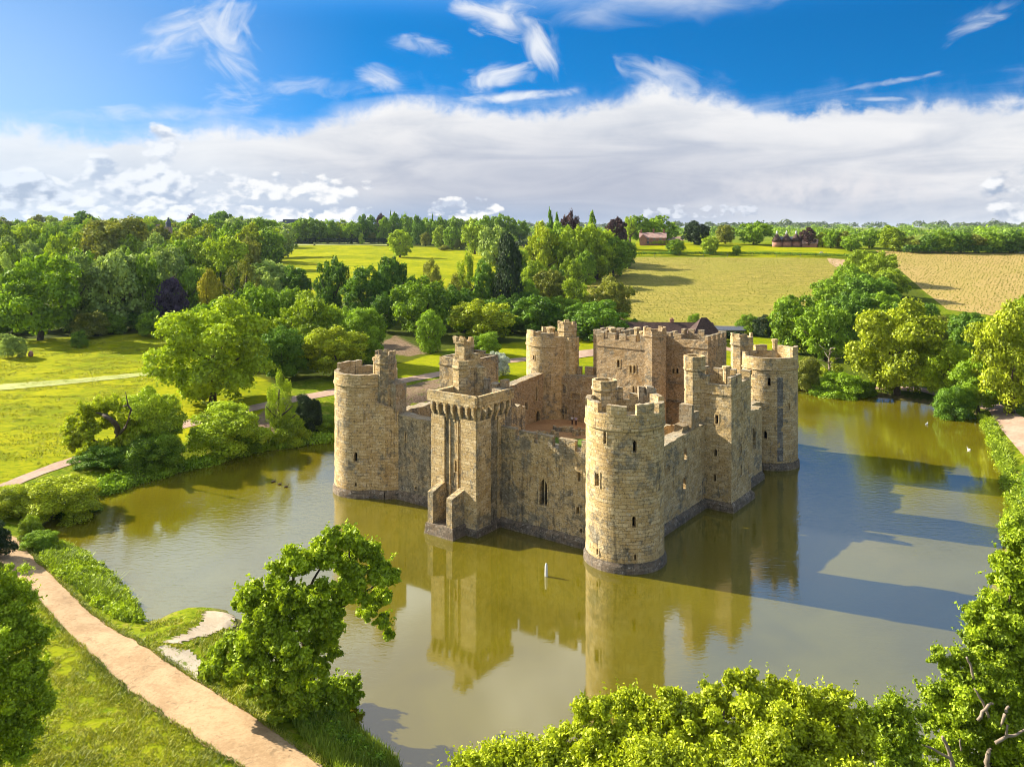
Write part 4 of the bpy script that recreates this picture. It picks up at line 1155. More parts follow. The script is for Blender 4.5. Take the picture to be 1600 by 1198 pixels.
# stub walls of the lost bridge in front of the postern
stub = MB()
fl = [cw(23.8, -7.9), cw(19.4, -7.9), cw(19.4, -5.0), cw(23.8, -5.0)]
stub.hexa([(*a, -1.2) for a in [cw(24.1, -8.2), cw(19.1, -8.2), cw(19.1, -5.0), cw(24.1, -5.0)]], [(*a, 1.35) for a in fl], 1)
def ramp_wall(u0, u1, za, zb):
    b = [cw(u1, -7.75), cw(u0, -7.75), cw(u0, -5.05), cw(u1, -5.05)]
    stub.hexa([(*a, 1.354) for a in b], [(*b[0], za), (*b[1], za), (*b[2], zb), (*b[3], zb)], 0)
ramp_wall(22.75, 23.6, 5.2, 6.1)
ramp_wall(19.6, 20.55, 4.9, 5.6)
part(stub, 'bridge_stub', [M['rubble'], M['plinth']], castle, 'pair of short broken walls projecting over the water below the postern')

# ---------------------------------------------------------------- inside the walls
cm = MB()
cm.poly([(*cw(1.2, 1.2), 2.1), (*cw(1.2, LV - 1), 2.1), (*cw(LU - 1.2, LV - 1), 2.1), (*cw(LU - 1.2, 1.2), 2.1)], 0)
o = cm.build('courtyard_floor', M['court']); tag(o, kind='structure')
cl = MB()
g = [P0(858, 682, 2.13), P0(925, 687, 2.13), P0(960, 740, 2.13), P0(850, 740, 2.13)]
cl.poly([(a, b, 2.13) for a, b in g][::-1], 0)
o = cl.build('courtyard_lawn', M['lawn']); tag(o, kind='structure')
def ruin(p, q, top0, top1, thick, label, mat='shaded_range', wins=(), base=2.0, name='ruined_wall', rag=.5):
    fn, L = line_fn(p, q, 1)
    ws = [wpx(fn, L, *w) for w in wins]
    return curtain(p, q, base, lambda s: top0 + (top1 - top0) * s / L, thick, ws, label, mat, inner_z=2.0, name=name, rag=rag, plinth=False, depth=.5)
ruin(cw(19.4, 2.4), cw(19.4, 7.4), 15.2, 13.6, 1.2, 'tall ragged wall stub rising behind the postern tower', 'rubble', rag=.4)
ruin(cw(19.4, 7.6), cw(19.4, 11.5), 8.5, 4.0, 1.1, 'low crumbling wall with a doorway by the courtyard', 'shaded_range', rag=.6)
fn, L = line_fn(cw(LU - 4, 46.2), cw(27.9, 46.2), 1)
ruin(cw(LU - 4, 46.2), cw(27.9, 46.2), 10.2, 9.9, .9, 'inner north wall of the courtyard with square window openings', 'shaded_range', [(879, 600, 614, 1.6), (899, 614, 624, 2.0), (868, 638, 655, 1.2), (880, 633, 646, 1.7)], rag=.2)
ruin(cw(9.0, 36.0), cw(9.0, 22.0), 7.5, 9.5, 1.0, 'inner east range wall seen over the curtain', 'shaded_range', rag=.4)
q0, q1 = cw(1.7, 19.2), cw(1.7, 21.2)
fb = MB()
jbox(fb, [cw(1.5, 17.6), cw(-.25, 17.6), cw(-.25, 18.6), cw(1.5, 18.6)], 11.0, 14.6, 0, .12)
jbox(fb, [cw(1.4, 18.7), cw(-.2, 18.7), cw(-.2, 20.2), cw(1.4, 20.2)], 11.0, 13.4, 0, .12)
jbox(fb, [cw(1.5, 16.0), cw(.2, 16.0), cw(.2, 17.5), cw(1.5, 17.5)], 11.0, 12.1, 0, .2)
part(fb, 'broken_pier', M['coping'], castle, 'broken pier of wall standing on the east curtain')
# low foundations in the court
def rubble_row(px, py, w, n, label):
    mb = MB(); X, Y = P0(px, py, 2.2)
    for k in range(n):
        x = X + (k / n - .5) * w; yy = Y + srng.uniform(-.5, .5); s = w / n * .62
        jbox(mb, [(x - s, yy - .5), (x + s, yy - .5), (x + s, yy + .5), (x - s, yy + .5)], 2.1, 2.1 + srng.uniform(.5, 1.1), 0, .12)
    part(mb, 'foundation_stones', M['rubble'], castle, label)
rubble_row(882, 673, 3.4, 6, None); rubble_row(861, 680, 3.0, 5, None); rubble_row(908, 678, 2.6, 5, None); rubble_row(846, 681, 2.0, 4, None)
# ------------------------------------------------------------------ foliage
def leaf_mat(name, a, b, trans=0.30):
    """leaf colour varies from leaf to leaf, clump to clump and tree to tree"""
    m = bpy.data.materials.new(name); m.use_nodes = True
    t = NT(m.node_tree); t.n.clear()
    out = t.node('ShaderNodeOutputMaterial')
    at_ = t.node('ShaderNodeAttribute'); at_.attribute_name = 'tint'
    sc = t.node('ShaderNodeSeparateColor'); t.l.new(at_.outputs['Color'], sc.inputs[0])
    oi = t.node('ShaderNodeObjectInfo')
    k = t.sat(t.add(t.add(t.mul(sc.outputs[0], 0.60), t.mul(sc.outputs[1], 0.60)), t.mul(t.sub(oi.outputs['Random'], 0.5), 0.35)))
    col = t.mix(k, S(a), tuple(v * 1.3 for v in S(b)))
    d = t.node('ShaderNodeBsdfDiffuse'); t.l.new(col, d.inputs[0])
    tr = t.node('ShaderNodeBsdfTranslucent'); t.l.new(t.mix(0.5, col, (1.0, 1.0, 0.25), 'MULTIPLY'), tr.inputs[0])
    g = t.node('ShaderNodeBsdfGlossy'); g.inputs['Roughness'].default_value = 0.55; g.inputs[0].default_value = (0.9, 0.95, 0.8, 1)
    mx_ = t.node('ShaderNodeMixShader'); mx_.inputs[0].default_value = trans
    t.l.new(d.outputs[0], mx_.inputs[1]); t.l.new(tr.outputs[0], mx_.inputs[2])
    m2 = t.node('ShaderNodeMixShader'); m2.inputs[0].default_value = 0.025
    t.l.new(mx_.outputs[0], m2.inputs[1]); t.l.new(g.outputs[0], m2.inputs[2])
    t.l.new(m2.outputs[0], out.inputs[0])
    return m
LM = {
    'mid':    leaf_mat('leaf_mid_green', (0.065, 0.145, 0.004), (0.325, 0.49, 0.014)),
    'bright': leaf_mat('leaf_bright_green', (0.105, 0.18, 0.004), (0.475, 0.6, 0.016)),
    'yellow': leaf_mat('leaf_yellow_green', (0.15, 0.2, 0.004), (0.56, 0.63, 0.016)),
    'dark':   leaf_mat('leaf_dark_green', (0.035, 0.10, 0.006), (0.19, 0.34, 0.014)),
    'deep':   leaf_mat('leaf_holm_green', (0.012, 0.030, 0.009), (0.040, 0.072, 0.018)),
    'grey':   leaf_mat('leaf_grey_green', (0.13, 0.2, 0.035), (0.48, 0.60, 0.12)),
    'olive':  leaf_mat('leaf_olive', (0.115, 0.145, 0.01), (0.35, 0.355, 0.035)),
    'purple': leaf_mat('leaf_copper_purple', (0.022, 0.01, 0.03), (0.105, 0.065, 0.13), 0.15),
    'maroon': leaf_mat('leaf_copper_red', (0.035, 0.014, 0.016), (0.105, 0.045, 0.045), 0.2),
    'gold':   leaf_mat('leaf_gold', (0.200, 0.185, 0.006), (0.440, 0.390, 0.014)),
    'white':  leaf_mat('blossom_white', (0.22, 0.30, 0.12), (0.80, 0.82, 0.70), 0.25),
    'reed':   leaf_mat('reed_green', (0.084, 0.145, 0.006), (0.370, 0.458, 0.025)),
    'turf':   leaf_mat('turf_green', (0.090, 0.150, 0.004), (0.420, 0.400, 0.020)),
    'hill':   leaf_mat('far_wood_green', (0.034, 0.061, 0.019), (0.121, 0.160, 0.045)),
    'vine':   leaf_mat('vine_green', (0.105, 0.125, 0.010), (0.260, 0.250, 0.022)),
}

def cards(C, N, size, rng, lobe_tint, aspect=1.5, jitter=0.65, flatq=0.0):
    """leaf-sized faces centred on C facing roughly N; returns vertices, tint per face"""
    n = len(C)
    nn = N + rng.normal(0, jitter, (n, 3))
    nn[:, 2] += flatq
    nn /= np.linalg.norm(nn, axis=1)[:, None] + 1e-9
    r = rng.normal(0, 1, (n, 3))
    x = np.cross(nn, r); x /= np.linalg.norm(x, axis=1)[:, None] + 1e-9
    y = np.cross(nn, x)
    s = size * rng.uniform(0.6, 1.3, n)[:, None]
    a = aspect ** 0.5
    q = np.stack([C - x * s * a * .5, C - y * s / a * .5 + nn * s * .12, C + x * s * a * .5, C + y * s / a * .5 + nn * s * .12], 1)
    return q.reshape(-1, 3), np.stack([rng.random(n), lobe_tint], 1)

def mesh_from_cards(name, quads, tint, mat, smooth=False):
    n = len(quads) // 4
    me = bpy.data.meshes.new(name)
    me.vertices.add(n * 4); me.vertices.foreach_set('co', quads.astype(np.float32).ravel())
    me.loops.add(n * 4); me.loops.foreach_set('vertex_index', np.arange(n * 4, dtype=np.int32))
    me.polygons.add(n)
    me.polygons.foreach_set('loop_start', np.arange(0, n * 4, 4, dtype=np.int32))
    me.polygons.foreach_set('loop_total', np.full(n, 4, dtype=np.int32))
    me.materials.append(mat)
    ca = me.color_attributes.new('tint', 'FLOAT_COLOR', 'POINT')
    c = np.zeros((n, 4, 4), np.float32); c[:, :, 0] = tint[:, :1]; c[:, :, 1] = tint[:, 1:2]; c[:, :, 3] = 1
    ca.data.foreach_set('color', c.ravel())
    me.update(calc_edges=True)
    return me

def lobe_cards(lobes, n, size, rng, inner=0.12, jitter=0.6, low=-0.55, rs=(0.78, 1.06), aspect=1.5, scatter=.085):
    """leaves spread over and inside a set of leaf clumps (x, y, z, r[, squash])"""
    L = np.array([(l[0], l[1], l[2], l[3], l[4] if len(l) > 4 else 0.85) for l in lobes], float)
    w = L[:, 3] ** 2; w /= w.sum()
    k = rng.choice(len(L), int(n * 1.9), p=w)
    d = rng.normal(0, 1, (len(k), 3)); d /= np.linalg.norm(d, axis=1)[:, None]
    keep = d[:, 2] > low + rng.random(len(k)) * 0.35
    k, d = k[keep], d[keep]
    rad = L[k, 3] * rng.uniform(rs[0], rs[1], len(k)) * (1 + 0.13 * np.sin(d[:, 0] * 7 + k) * np.cos(d[:, 1] * 6 + k * 2))
    c = L[k, :3] + d * rad[:, None] * np.stack([np.ones(len(k)), np.ones(len(k)), L[k, 4]], 1)
    c = c + rng.normal(0, 1, c.shape) * (L[k, 3] * scatter)[:, None]
    # drop most leaves buried in other clumps
    ins = np.zeros(len(k), bool)
    for i in range(len(L)):
        q = (c - L[i, :3]); q[:, 2] /= L[i, 4]
        ins |= (np.linalg.norm(q, axis=1) < L[i, 3] * 0.72)
    keep = ~ins | (rng.random(len(k)) < inner)
    c, d, k = c[keep][:n], d[keep][:n], k[keep][:n]
    lt = rng.random(len(L))[k]
    return cards(c, d, size, rng, lt, aspect, jitter)

def crown_lobes(kind, rng):
    """clumps of a crown one unit high and one unit wide"""
    L = []
    def shell(n, cz, rx, rz, r0, r1, zmin=-1.0):
        g = math.pi * (3 - 5 ** .5)
        for i in range(n):
            z = 1 - (i + .5) / n * (1 - zmin); q = math.sqrt(max(0, 1 - z * z)); a = g * i + rng.uniform(-.5, .5)
            s = rng.uniform(.82, 1.1)
            L.append((math.cos(a) * q * rx * s, math.sin(a) * q * rx * s, cz + z * rz * s, rng.uniform(r0, r1), rng.uniform(.7, .95)))
    if kind == 'round':
        shell(26, .47, .36, .40, .085, .15); L.append((0, 0, .45, .30, 1.1)); L.append((0, 0, .22, .22, .9))
    elif kind == 'oak':
        shell(30, .47, .38, .40, .065, .15); L.append((.04, 0, .48, .24, .9)); L.append((0, 0, .22, .24, .8)); L.append((-.18, .1, .45, .16, .8)); L.append((.2, -.1, .62, .15, .8))
    elif kind == 'dome':
        shell(26, .30, .40, .62, .10, .15, -0.1); L.append((0, 0, .35, .38, 1.2))
    elif kind == 'conifer':
        for i in range(26):
            h = i / 25; z = .04 + .9 * h; rr = (1 - h) ** .85
            for j in range(3 if h < .75 else 2):
                a = rng.uniform(0, 6.28); q = .30 * rr * rng.uniform(.6, 1.15)
                L.append((math.cos(a) * q, math.sin(a) * q, z, .05 + .13 * rr * rng.uniform(.7, 1.1), .55))
    elif kind == 'column':
        for i in range(24):
            h = i / 23; z = .08 + .85 * h; rr = math.sin(math.pi * min(1, .18 + h * .82)) ** .6
            a = rng.uniform(0, 6.28); q = .26 * rr * rng.uniform(.4, 1.2)
            L.append((math.cos(a) * q, math.sin(a) * q, z, .11 + .15 * rr * rng.uniform(.6, 1.1), .7))
    elif kind == 'birch':
        for i in range(26):
            h = rng.random(); z = .22 + .72 * h; rr = math.sin(math.pi * (.15 + .8 * h)) ** .7
            a = rng.uniform(0, 6.28); q = .36 * rr * rng.uniform(.3, 1.15)
            L.append((math.cos(a) * q, math.sin(a) * q, z, rng.uniform(.07, .13), 1.2))
    elif kind == 'shrub':
        shell(24, .34, .36, .44, .09, .18, -.55); L.append((0, 0, .36, .32, .9))
    if kind in ('round', 'oak', 'dome', 'shrub'):
        for l in list(L):
            if l[3] > .2: continue
            for i in range(4):
                v = rng.normal(0, 1, 3); v /= np.linalg.norm(v)
                L.append((*(np.array(l[:3]) + v * l[3] * .8), l[3] * rng.uniform(.32, .6), .85))
    return L

CACHE = {}
LODS = {0: (22000, .026), 1: (9000, .038), 2: (3400, .058)}
def crown_mesh(kind, seed, lod):
    key = (kind, seed, lod)
    if key not in CACHE:
        rng = np.random.default_rng(seed * 131 + sum(map(ord, kind)))
        L = crown_lobes(kind, rng)
        n, s = LODS[lod]
        if kind == 'birch': q, t = lobe_cards(L, int(n * .55), s * .8, rng, .4, .9, -1.0, (.3, 1.1))
        else:
            q, t = lobe_cards(L, n, s, rng)
            # stray sprays that break the outline
            q2, t2 = lobe_cards([(l[0] * 1.12, l[1] * 1.12, l[2] + (l[2] - .5) * .1, l[3] * .8, .9) for l in L], n // 9, s * .85, rng, .0, 1.0, -.3, (.9, 1.2))
            q = np.concatenate([q, q2]); t = np.concatenate([t, t2])
        q[:, 2] = np.maximum(q[:, 2], 0.005)
        CACHE[key] = mesh_from_cards('crown', q, t, LM['mid'])
    return CACHE[key]
def trunk_mesh(kind, seed):
    key = ('trunk', kind, seed)
    if key not in CACHE:
        rng = random.Random(seed * 17 + len(kind)); mb = MB()
        top = .8 if kind in ('conifer', 'column', 'birch') else .55
        pts = [(rng.uniform(-.015, .015) * k, rng.uniform(-.015, .015) * k, -.03 + top * k / 5) for k in range(6)]
        mb.tube(pts, [.042, .032, .027, .022, .015, .008], 7)
        if kind not in ('conifer', 'column'):
            for i in range(6):
                z = rng.uniform(.2, .42); a = i * 1.05 + rng.uniform(-.3, .3); l = rng.uniform(.22, .36)
                mb.tube([(0, 0, z), (math.cos(a) * l * .5, math.sin(a) * l * .5, z + .10), (math.cos(a) * l, math.sin(a) * l, z + rng.uniform(.16, .3))], [.017, .011, .005], 5)
        o = mb.build('trunk', M['bark']); CACHE[key] = o.data
        bpy.data.objects.remove(o)
    return CACHE[key]

def obj(name, me, parent=None):
    o = bpy.data.objects.new(name, me); COL.objects.link(o)
    if parent: o.parent = parent
    return o
def set_mat(o, m):
    o.material_slots[0].link = 'OBJECT'; o.material_slots[0].material = m
trng = random.Random(3)
NAMES = {'round': 'round_tree', 'oak': 'oak_tree', 'dome': 'spreading_tree', 'conifer': 'conifer_tree', 'column': 'cypress_tree', 'birch': 'birch_tree', 'shrub': 'shrub'}
NTREE = 0
def plant(kind, mat, x, y, z, h, w, label, group=None, lod=1, name=None, cat=None, trunk=True, seed=None):
    global NTREE
    NTREE += 1
    sd = seed if seed is not None else NTREE % 3
    nm = name or NAMES[kind]
    cat = cat or ('shrub' if kind == 'shrub' else 'tree')
    if trunk and kind != 'shrub':
        root = empty(nm, (x, y, z - .05))
        cr = obj('crown', crown_mesh(kind, sd, lod), root); tr = obj('trunk', trunk_mesh(kind, sd), root)
        tr.scale = (h, h, h)
    else:
        root = cr = obj(nm, crown_mesh(kind, sd, lod)); root.location = (x, y, z - .05)
    cr.scale = (w * 1.02, w * 1.02, h / .98)
    cr.rotation_euler = (0, 0, trng.uniform(0, 6.28))
    set_mat(cr, LM[mat])
    tag(root, label, cat, group)
    return root
def T(kind, mat, px, top, base, w, label, Y=None, group=None, lod=None, **kw):
    """tree from the photo: column, row of its top, row of its foot (or distance Y), width in photo pixels"""
    if Y is None: x, Y, z = ground(px, base)
    else: x = (px - CX) / F * Y; z = hz(x, Y)
    if lod is None: lod = 0 if Y < 215 else (1 if Y < 420 else 2)
    h = max(1.0, zpix(Y, top) - z)
    return plant(kind, mat, x, y=Y, z=z, h=h, w=w * Y / F, label=label, group=group, lod=lod, **kw)

# ---- left wood, front edge
T('oak', 'mid', 62, 396, 531, 125, 'tall mid-green oak at the front of the wood, nearest the left edge of the photo')
T('round', 'grey', 118, 392, 517, 80, 'pale grey-green tree behind the tall oak at the front of the left wood')
T('round', 'grey', 183, 385, 515, 112, 'largest pale silvery-green tree at the front of the left wood')
T('oak', 'mid', 226, 398, 513, 62, 'olive-green tree squeezed between the silvery tree and the purple beech')
T('round', 'grey', 258, 380, 470, 88, 'dense grey-green tree rising behind the purple beech', Y=300)
T('round', 'purple', 266, 430, 513, 58, 'dark purple copper beech standing at the front of the left wood')
T('column', 'gold', 326, 424, 478, 42, 'golden yellow conical tree to the right of the purple beech', Y=265)
T('birch', 'grey', 8, 400, 505, 46, 'thin silvery willow at the left edge behind the meadow', Y=270)
T('dome', 'olive', 184, 339, 400, 112, 'huge olive-brown dome of a beech topping the left wood', Y=415)
T('shrub', 'grey', 18, 518, 559, 40, 'pale bush on the meadow at the left edge, beside a small red mark')
T('shrub', 'mid', 123, 513, 543, 28, 'small rounded bush standing alone in the meadow before the left wood')
T('shrub', 'mid', 233, 504, 520, 34, 'low green bush under the front trees, left of the purple beech foot', group=None)
T('birch', 'olive', 380, 408, 470, 58, 'feathery olive birch behind the golden conical tree', Y=285)
T('shrub', 'grey', 368, 458, 482, 26, 'small grey rounded bush right of the golden conical tree', Y=255)
T('oak', 'bright', 300, 372, 440, 70, 'yellow-green tree between the grey-green tree and the bright oak by the field', Y=345)
T('oak', 'bright', 345, 368, 450, 92, 'broad bright green oak in the wood left of the sunlit field', Y=335)
T('oak', 'bright', 415, 356, 408, 66, 'bright oak standing at the left end of the sunlit middle field')
T('round', 'grey', 418, 403, 462, 92, 'wide grey-green tree below the bright oak at the left of the field', Y=330)
T('round', 'dark', 460, 416, 466, 58, 'dark green round tree at the lower left corner of the sunlit field', Y=325)
for i, (px, base, w, tp) in enumerate(((-20, 530, 60, 488), (20, 531, 55, 492), (98, 526, 60, 486), (140, 520, 55, 482), (172, 518, 50, 484), (208, 517, 50, 482), (236, 515, 46, 480), (270, 514, 50, 484), (300, 512, 50, 478))):
    T('shrub', ('mid', 'dark', 'mid', 'olive')[i % 4], px, tp, base, w, 'understorey bush under the front trees of the left wood', group='understorey bushes of the left wood', Y=252 + 7 * (i % 3))
# ---- trees between the left meadow and the castle
T('oak', 'bright', 332, 465, 630, 178, 'large bright green round tree on the meadow left of the castle')
T('round', 'mid', 340, 462, 560, 120, 'green tree crown directly behind the large bright meadow tree', Y=212)
T('oak', 'mid', 412, 446, 530, 82, 'mid-green tree with leafy clumps above the dark tree left of the castle', Y=225)
T('oak', 'bright', 478, 454, 545, 96, 'bright green broad tree second row up left of the left round tower', Y=215)
T('round', 'dark', 440, 506, 596, 94, 'dark shady tree left of the yellow-green tree by the left round tower', Y=192)
T('oak', 'yellow', 523, 508, 588, 112, 'yellow-green tree directly behind the left round tower')
T('round', 'mid', 566, 476, 578, 84, 'mid-green tree at the right shoulder of the yellow-green tree', Y=208)
T('oak', 'dark', 517, 401, 484, 56, 'dark narrow tree standing against the lower edge of the sunlit field', Y=290)
T('oak', 'dark', 573, 414, 492, 80, 'dark green oak in the pair before the sunlit field, left one', Y=280)
T('round', 'dark', 610, 396, 486, 58, 'taller dark oak of the pair before the sunlit field, right one', Y=290)
T('oak', 'mid', 655, 432, 526, 96, 'big green tree above the bare earth bank behind the postern')
T('round', 'mid', 672, 486, 550, 50, 'neat egg-shaped green tree beside the bare earth bank')
T('round', 'bright', 625, 357, 402, 44, 'single round tree standing alone on the sunlit middle field')
T('oak', 'yellow', 757, 467, 552, 100, 'clumpy yellow-green oak behind the west tower', Y=245)
T('shrub', 'mid', 758, 515, 556, 52, 'green bush at the foot of the clumpy yellow-green oak')
T('shrub', 'white', 779, 545, 588, 36, 'white blossoming hawthorn between the west tower and the far round tower', name='hawthorn_bush', cat='bush')
T('oak', 'dark', 713, 445, 530, 66, 'dark green tree left of the clumpy yellow-green oak', Y=268)
T('round', 'dark', 757, 408, 500, 48, 'dark slender round tree left of the tall cypress', Y=300)
T('column', 'deep', 792, 368, 500, 50, 'tall dark cypress spire in the middle of the picture', Y=295)
T('birch', 'bright', 728, 394, 470, 38, 'tall wispy birch before the sunlit field, left of the cypress', Y=310)
T('birch', 'olive', 672, 408, 448, 40, 'thin straggling birch at the lower edge of the sunlit field', Y=320)
T('birch', 'olive', 710, 430, 470, 40, 'drooping olive birch below the tall wispy one', Y=300)
T('round', 'dark', 838, 458, 532, 88, 'dark spreading chestnut behind the farthest round tower', Y=262)
T('round', 'dark', 938, 470, 532, 96, 'dark green chestnut tree by the lawn path left of the gatehouse')
T('oak', 'olive', 952, 431, 520, 74, 'olive-green tree at the lower left corner of the tan field', Y=285)
T('birch', 'bright', 897, 434, 500, 56, 'light green feathery tree left of the olive tree by the tan field', Y=300)
T('oak', 'olive', 862, 420, 500, 62, 'olive tree above the dark chestnut behind the farthest tower', Y=315)
T('round', 'bright', 893, 402, 450, 42, 'bright round tree on the hedge line left of the tan field', Y=345)
T('round', 'mid', 915, 388, 440, 42, 'green tree on the hedge line at the upper left corner of the tan field', Y=375)
T('oak', 'mid', 822, 436, 510, 50, 'mid-green tree right of the tall cypress', Y=300)
# ---- wooded rise left of the farmhouse
T('oak', 'yellow', 846, 345, 420, 52, 'yellow-green upright tree on the wooded rise', Y=400)
T('oak', 'mid', 876, 346, 420, 66, 'green tree right of the yellow-green upright tree on the rise', Y=410)
T('oak', 'bright', 903, 352, 420, 66, 'bright tree below the tallest fir on the rise', Y=395)
T('oak', 'bright', 932, 350, 410, 76, 'bright bushy tree below and right of the tallest fir', Y=400)
T('conifer', 'mid', 925, 330, 400, 44, 'tallest fir, pointed, on the wooded rise', Y=440)
T('conifer', 'dark', 859, 326, 400, 32, 'dark slim fir at the left of the wooded rise', Y=450)
T('conifer', 'dark', 870, 333, 400, 32, 'second dark fir close right of the slim one', Y=452)
T('oak', 'maroon', 889, 329, 400, 36, 'dusky reddish pine-like tree top between the firs', Y=450)
T('oak', 'mid', 958, 369, 420, 62, 'green tree at the right end of the wooded rise, over the tan field', Y=405)
T('round', 'mid', 978, 372, 408, 36, 'rounded dark green bushy tree at the hedge corner below the farmhouse', Y=430)
T('round', 'maroon', 963, 338, 385, 40, 'dark purple beech left of the red farmhouse', Y=520)
T('oak', 'mid', 1000, 336, 378, 44, 'green tree behind the red farmhouse, left of its chimneys', Y=590)
T('oak', 'mid', 1030, 336, 378, 60, 'wide green tree spreading behind the red farmhouse roof', Y=600)
T('birch', 'bright', 984, 338, 376, 26, 'thin light tree between the purple beech and farmhouse', Y=560)
# ---- beyond the tan field
T('round', 'deep', 1087, 346, 382, 46, 'almost black-green holm oak right of the red farmhouse')
T('round', 'olive', 1133, 350, 381, 32, 'yellow-olive tree right of the black-green holm oak')
T('oak', 'mid', 1177, 346, 382, 54, 'large green oak left of the oast houses')
T('round', 'mid', 1056, 374, 398, 30, 'round bush on the field edge below the farmhouse', name='field_bush')
T('round', 'bright', 1109, 368, 398, 30, 'bright tall bush on the field edge below the holm oak', name='field_bush')
T('round', 'mid', 1151, 382, 399, 16, 'smallest bush on the field edge below the green oak', name='field_bush')
T('round', 'maroon', 1263, 356, 386, 28, 'dark red beech beside the oast houses')
T('round', 'yellow', 1285, 362, 386, 22, 'yellow-green tree right of the dark red beech')
T('oak', 'mid', 1298, 358, 388, 26, 'green tree second right of the dark red beech')
T('round', 'olive', 1318, 362, 389, 30, 'olive tree at the head of the dividing tree line', Y=520)
T('oak', 'mid', 1330, 366, 396, 32, 'mid-green tree above the head of the dividing tree line', Y=500)
T('oak', 'mid', 1358, 358, 392, 36, 'green hedgerow tree above the vineyard field, left end', Y=520)
T('round', 'bright', 1392, 354, 392, 46, 'bright large hedgerow tree above the vineyard field')
T('birch', 'olive', 1424, 370, 394, 34, 'low wispy hedgerow tree right of the bright large one')
T('shrub', 'gold', 1421, 384, 392, 9, 'tiny pale yellow bush on the upper vineyard edge')
for i, (px, top, w, mt, lb) in enumerate([(1450, 366, 34, 'dark', 'dark hedgerow tree above the vineyard, first of the long dark row'), (1474, 360, 40, 'mid', 'green hedgerow tree second in the dark row above the vineyard'),
        (1502, 360, 40, 'dark', 'dark hedgerow tree third in the row above the vineyard'), (1524, 366, 36, 'olive', 'olive hedgerow tree in the row above the vineyard'), (1552, 361, 42, 'mid', 'broad green hedgerow tree in the row above the vineyard'),
        (1578, 360, 40, 'dark', 'dark hedgerow tree next to last in the row above the vineyard'), (1604, 362, 44, 'mid', 'hedgerow tree at the right edge above the vineyard')]):
    T('oak', mt, px, top, 395, w, lb)
# ---- dividing line of trees between the fields, coming down to the moat
T('round', 'bright', 1342, 388, 430, 46, 'bright green tree at the top of the line between the two fields', Y=385)
T('oak', 'bright', 1372, 392, 440, 56, 'yellow-green tree second in the line between the two fields', Y=375)
T('oak', 'mid', 1325, 412, 470, 62, 'mid-green tree on the left side of the dividing line', Y=345)
T('oak', 'bright', 1390, 418, 480, 60, 'bright tree on the right side of the dividing line, over its shadow', Y=340)
T('oak', 'dark', 1362, 428, 510, 86, 'dark green oak in the middle of the dividing line', Y=312)
T('oak', 'mid', 1300, 436, 520, 76, 'green oak left of the dark oak in the dividing line', Y=300)
T('round', 'mid', 1242, 456, 566, 84, 'green tree at the left foot of the dividing line beside the right tower', Y=235)
T('oak', 'mid', 1288, 470, 582, 84, 'full green tree behind the bare-branched tree', Y=225)
T('oak', 'dark', 1322, 462, 560, 70, 'shady tree behind the great yellow-green tree', Y=250)
T('oak', 'yellow', 1402, 467, 616, 138, 'great yellow-green tree on the far bank right of the castle')
T('shrub', 'olive', 1462, 488, 535, 60, 'brownish scrub behind the great yellow-green tree', Y=255)
T('shrub', 'dark', 1440, 470, 520, 60, 'dark scrub below the vineyard field', Y=275)
T('round', 'dark', 1516, 484, 560, 72, 'dark green round tree below the vineyard field at the right', Y=235)
T('oak', 'bright', 1478, 528, 640, 92, 'green tree overhanging the far right corner of the moat', Y=180)
T('oak', 'mid', 1528, 556, 655, 84, 'shady tree next to the gravel shore path at the right', Y=168)
T('oak', 'yellow', 1580, 470, 645, 118, 'tall yellow-green oak with a bare trunk by the shore path', Y=164)
T('oak', 'bright', 1620, 452, 560, 90, 'bright tree cut by the right edge, behind the tall yellow-green oak', Y=215)
T('shrub', 'olive', 1258, 552, 612, 52, 'olive bank bushes just right of the right round tower')
T('shrub', 'mid', 1310, 574, 617, 80, 'dense green bushes on the far bank under the bare-branched tree')
T('shrub', 'mid', 1350, 590, 618, 40, 'low bushes left of the great yellow-green tree trunk')
T('shrub', 'dark', 1490, 596, 652, 62, 'dark bushes hanging over the far right corner of the water')
T('shrub', 'mid', 1168, 487, 522, 38, 'bright round shrub right of the tea room')
T('shrub', 'deep', 1192, 488, 526, 32, 'dark pointed shrub right of the bright one by the tea room')
T('shrub', 'mid', 1085, 488, 510, 20, 'small green tree behind the tea room roof', Y=290)
T('shrub', 'olive', 1215, 490, 530, 30, 'olive scrub beside the dark pointed shrub', Y=270)
T('shrub', 'dark', 990, 495, 512, 16, 'small dark bush at the left end of the tea room', Y=275)
# ---- belt of trees along the top of the sunlit field
belt = [(443, 349, 36, 'mid', 'round'), (470, 340, 40, 'mid', 'oak'), (488, 340, 44, 'mid', 'oak'), (512, 343, 38, 'mid', 'oak'), (530, 343, 36, 'bright', 'oak'), (550, 345, 34, 'mid', 'oak'),
        (566, 336, 22, 'dark', 'round'), (580, 338, 24, 'dark', 'column'), (600, 340, 24, 'mid', 'column'), (616, 334, 24, 'dark', 'column'), (636, 334, 28, 'mid', 'oak'), (652, 338, 26, 'dark', 'column'),
        (668, 340, 28, 'mid', 'oak'), (690, 338, 32, 'mid', 'oak'), (712, 338, 34, 'mid', 'oak'), (737, 340, 34, 'bright', 'oak'), (760, 336, 36, 'mid', 'oak'), (786, 334, 44, 'mid', 'oak'), (812, 344, 34, 'mid', 'oak')]
for px, top, w, mt, kd in belt:
    T(kd, mt, px, top, 0, w, 'tree in the close belt along the top of the sunlit field', Y=800 + 14 * math.sin(px), group='belt of trees along the top of the sunlit field', lod=2)
for px, top in ((610, 329), (616, 331), (676, 334), (628, 335)):
    T('conifer', 'dark', px, top, 0, 12, 'dark fir poking above the tree belt behind the sunlit field', Y=840, group='firs poking above the tree belt', lod=2)
T('round', 'maroon', 596, 332, 0, 22, 'dark purple tree top in the belt behind the sunlit field', Y=850, lod=2)
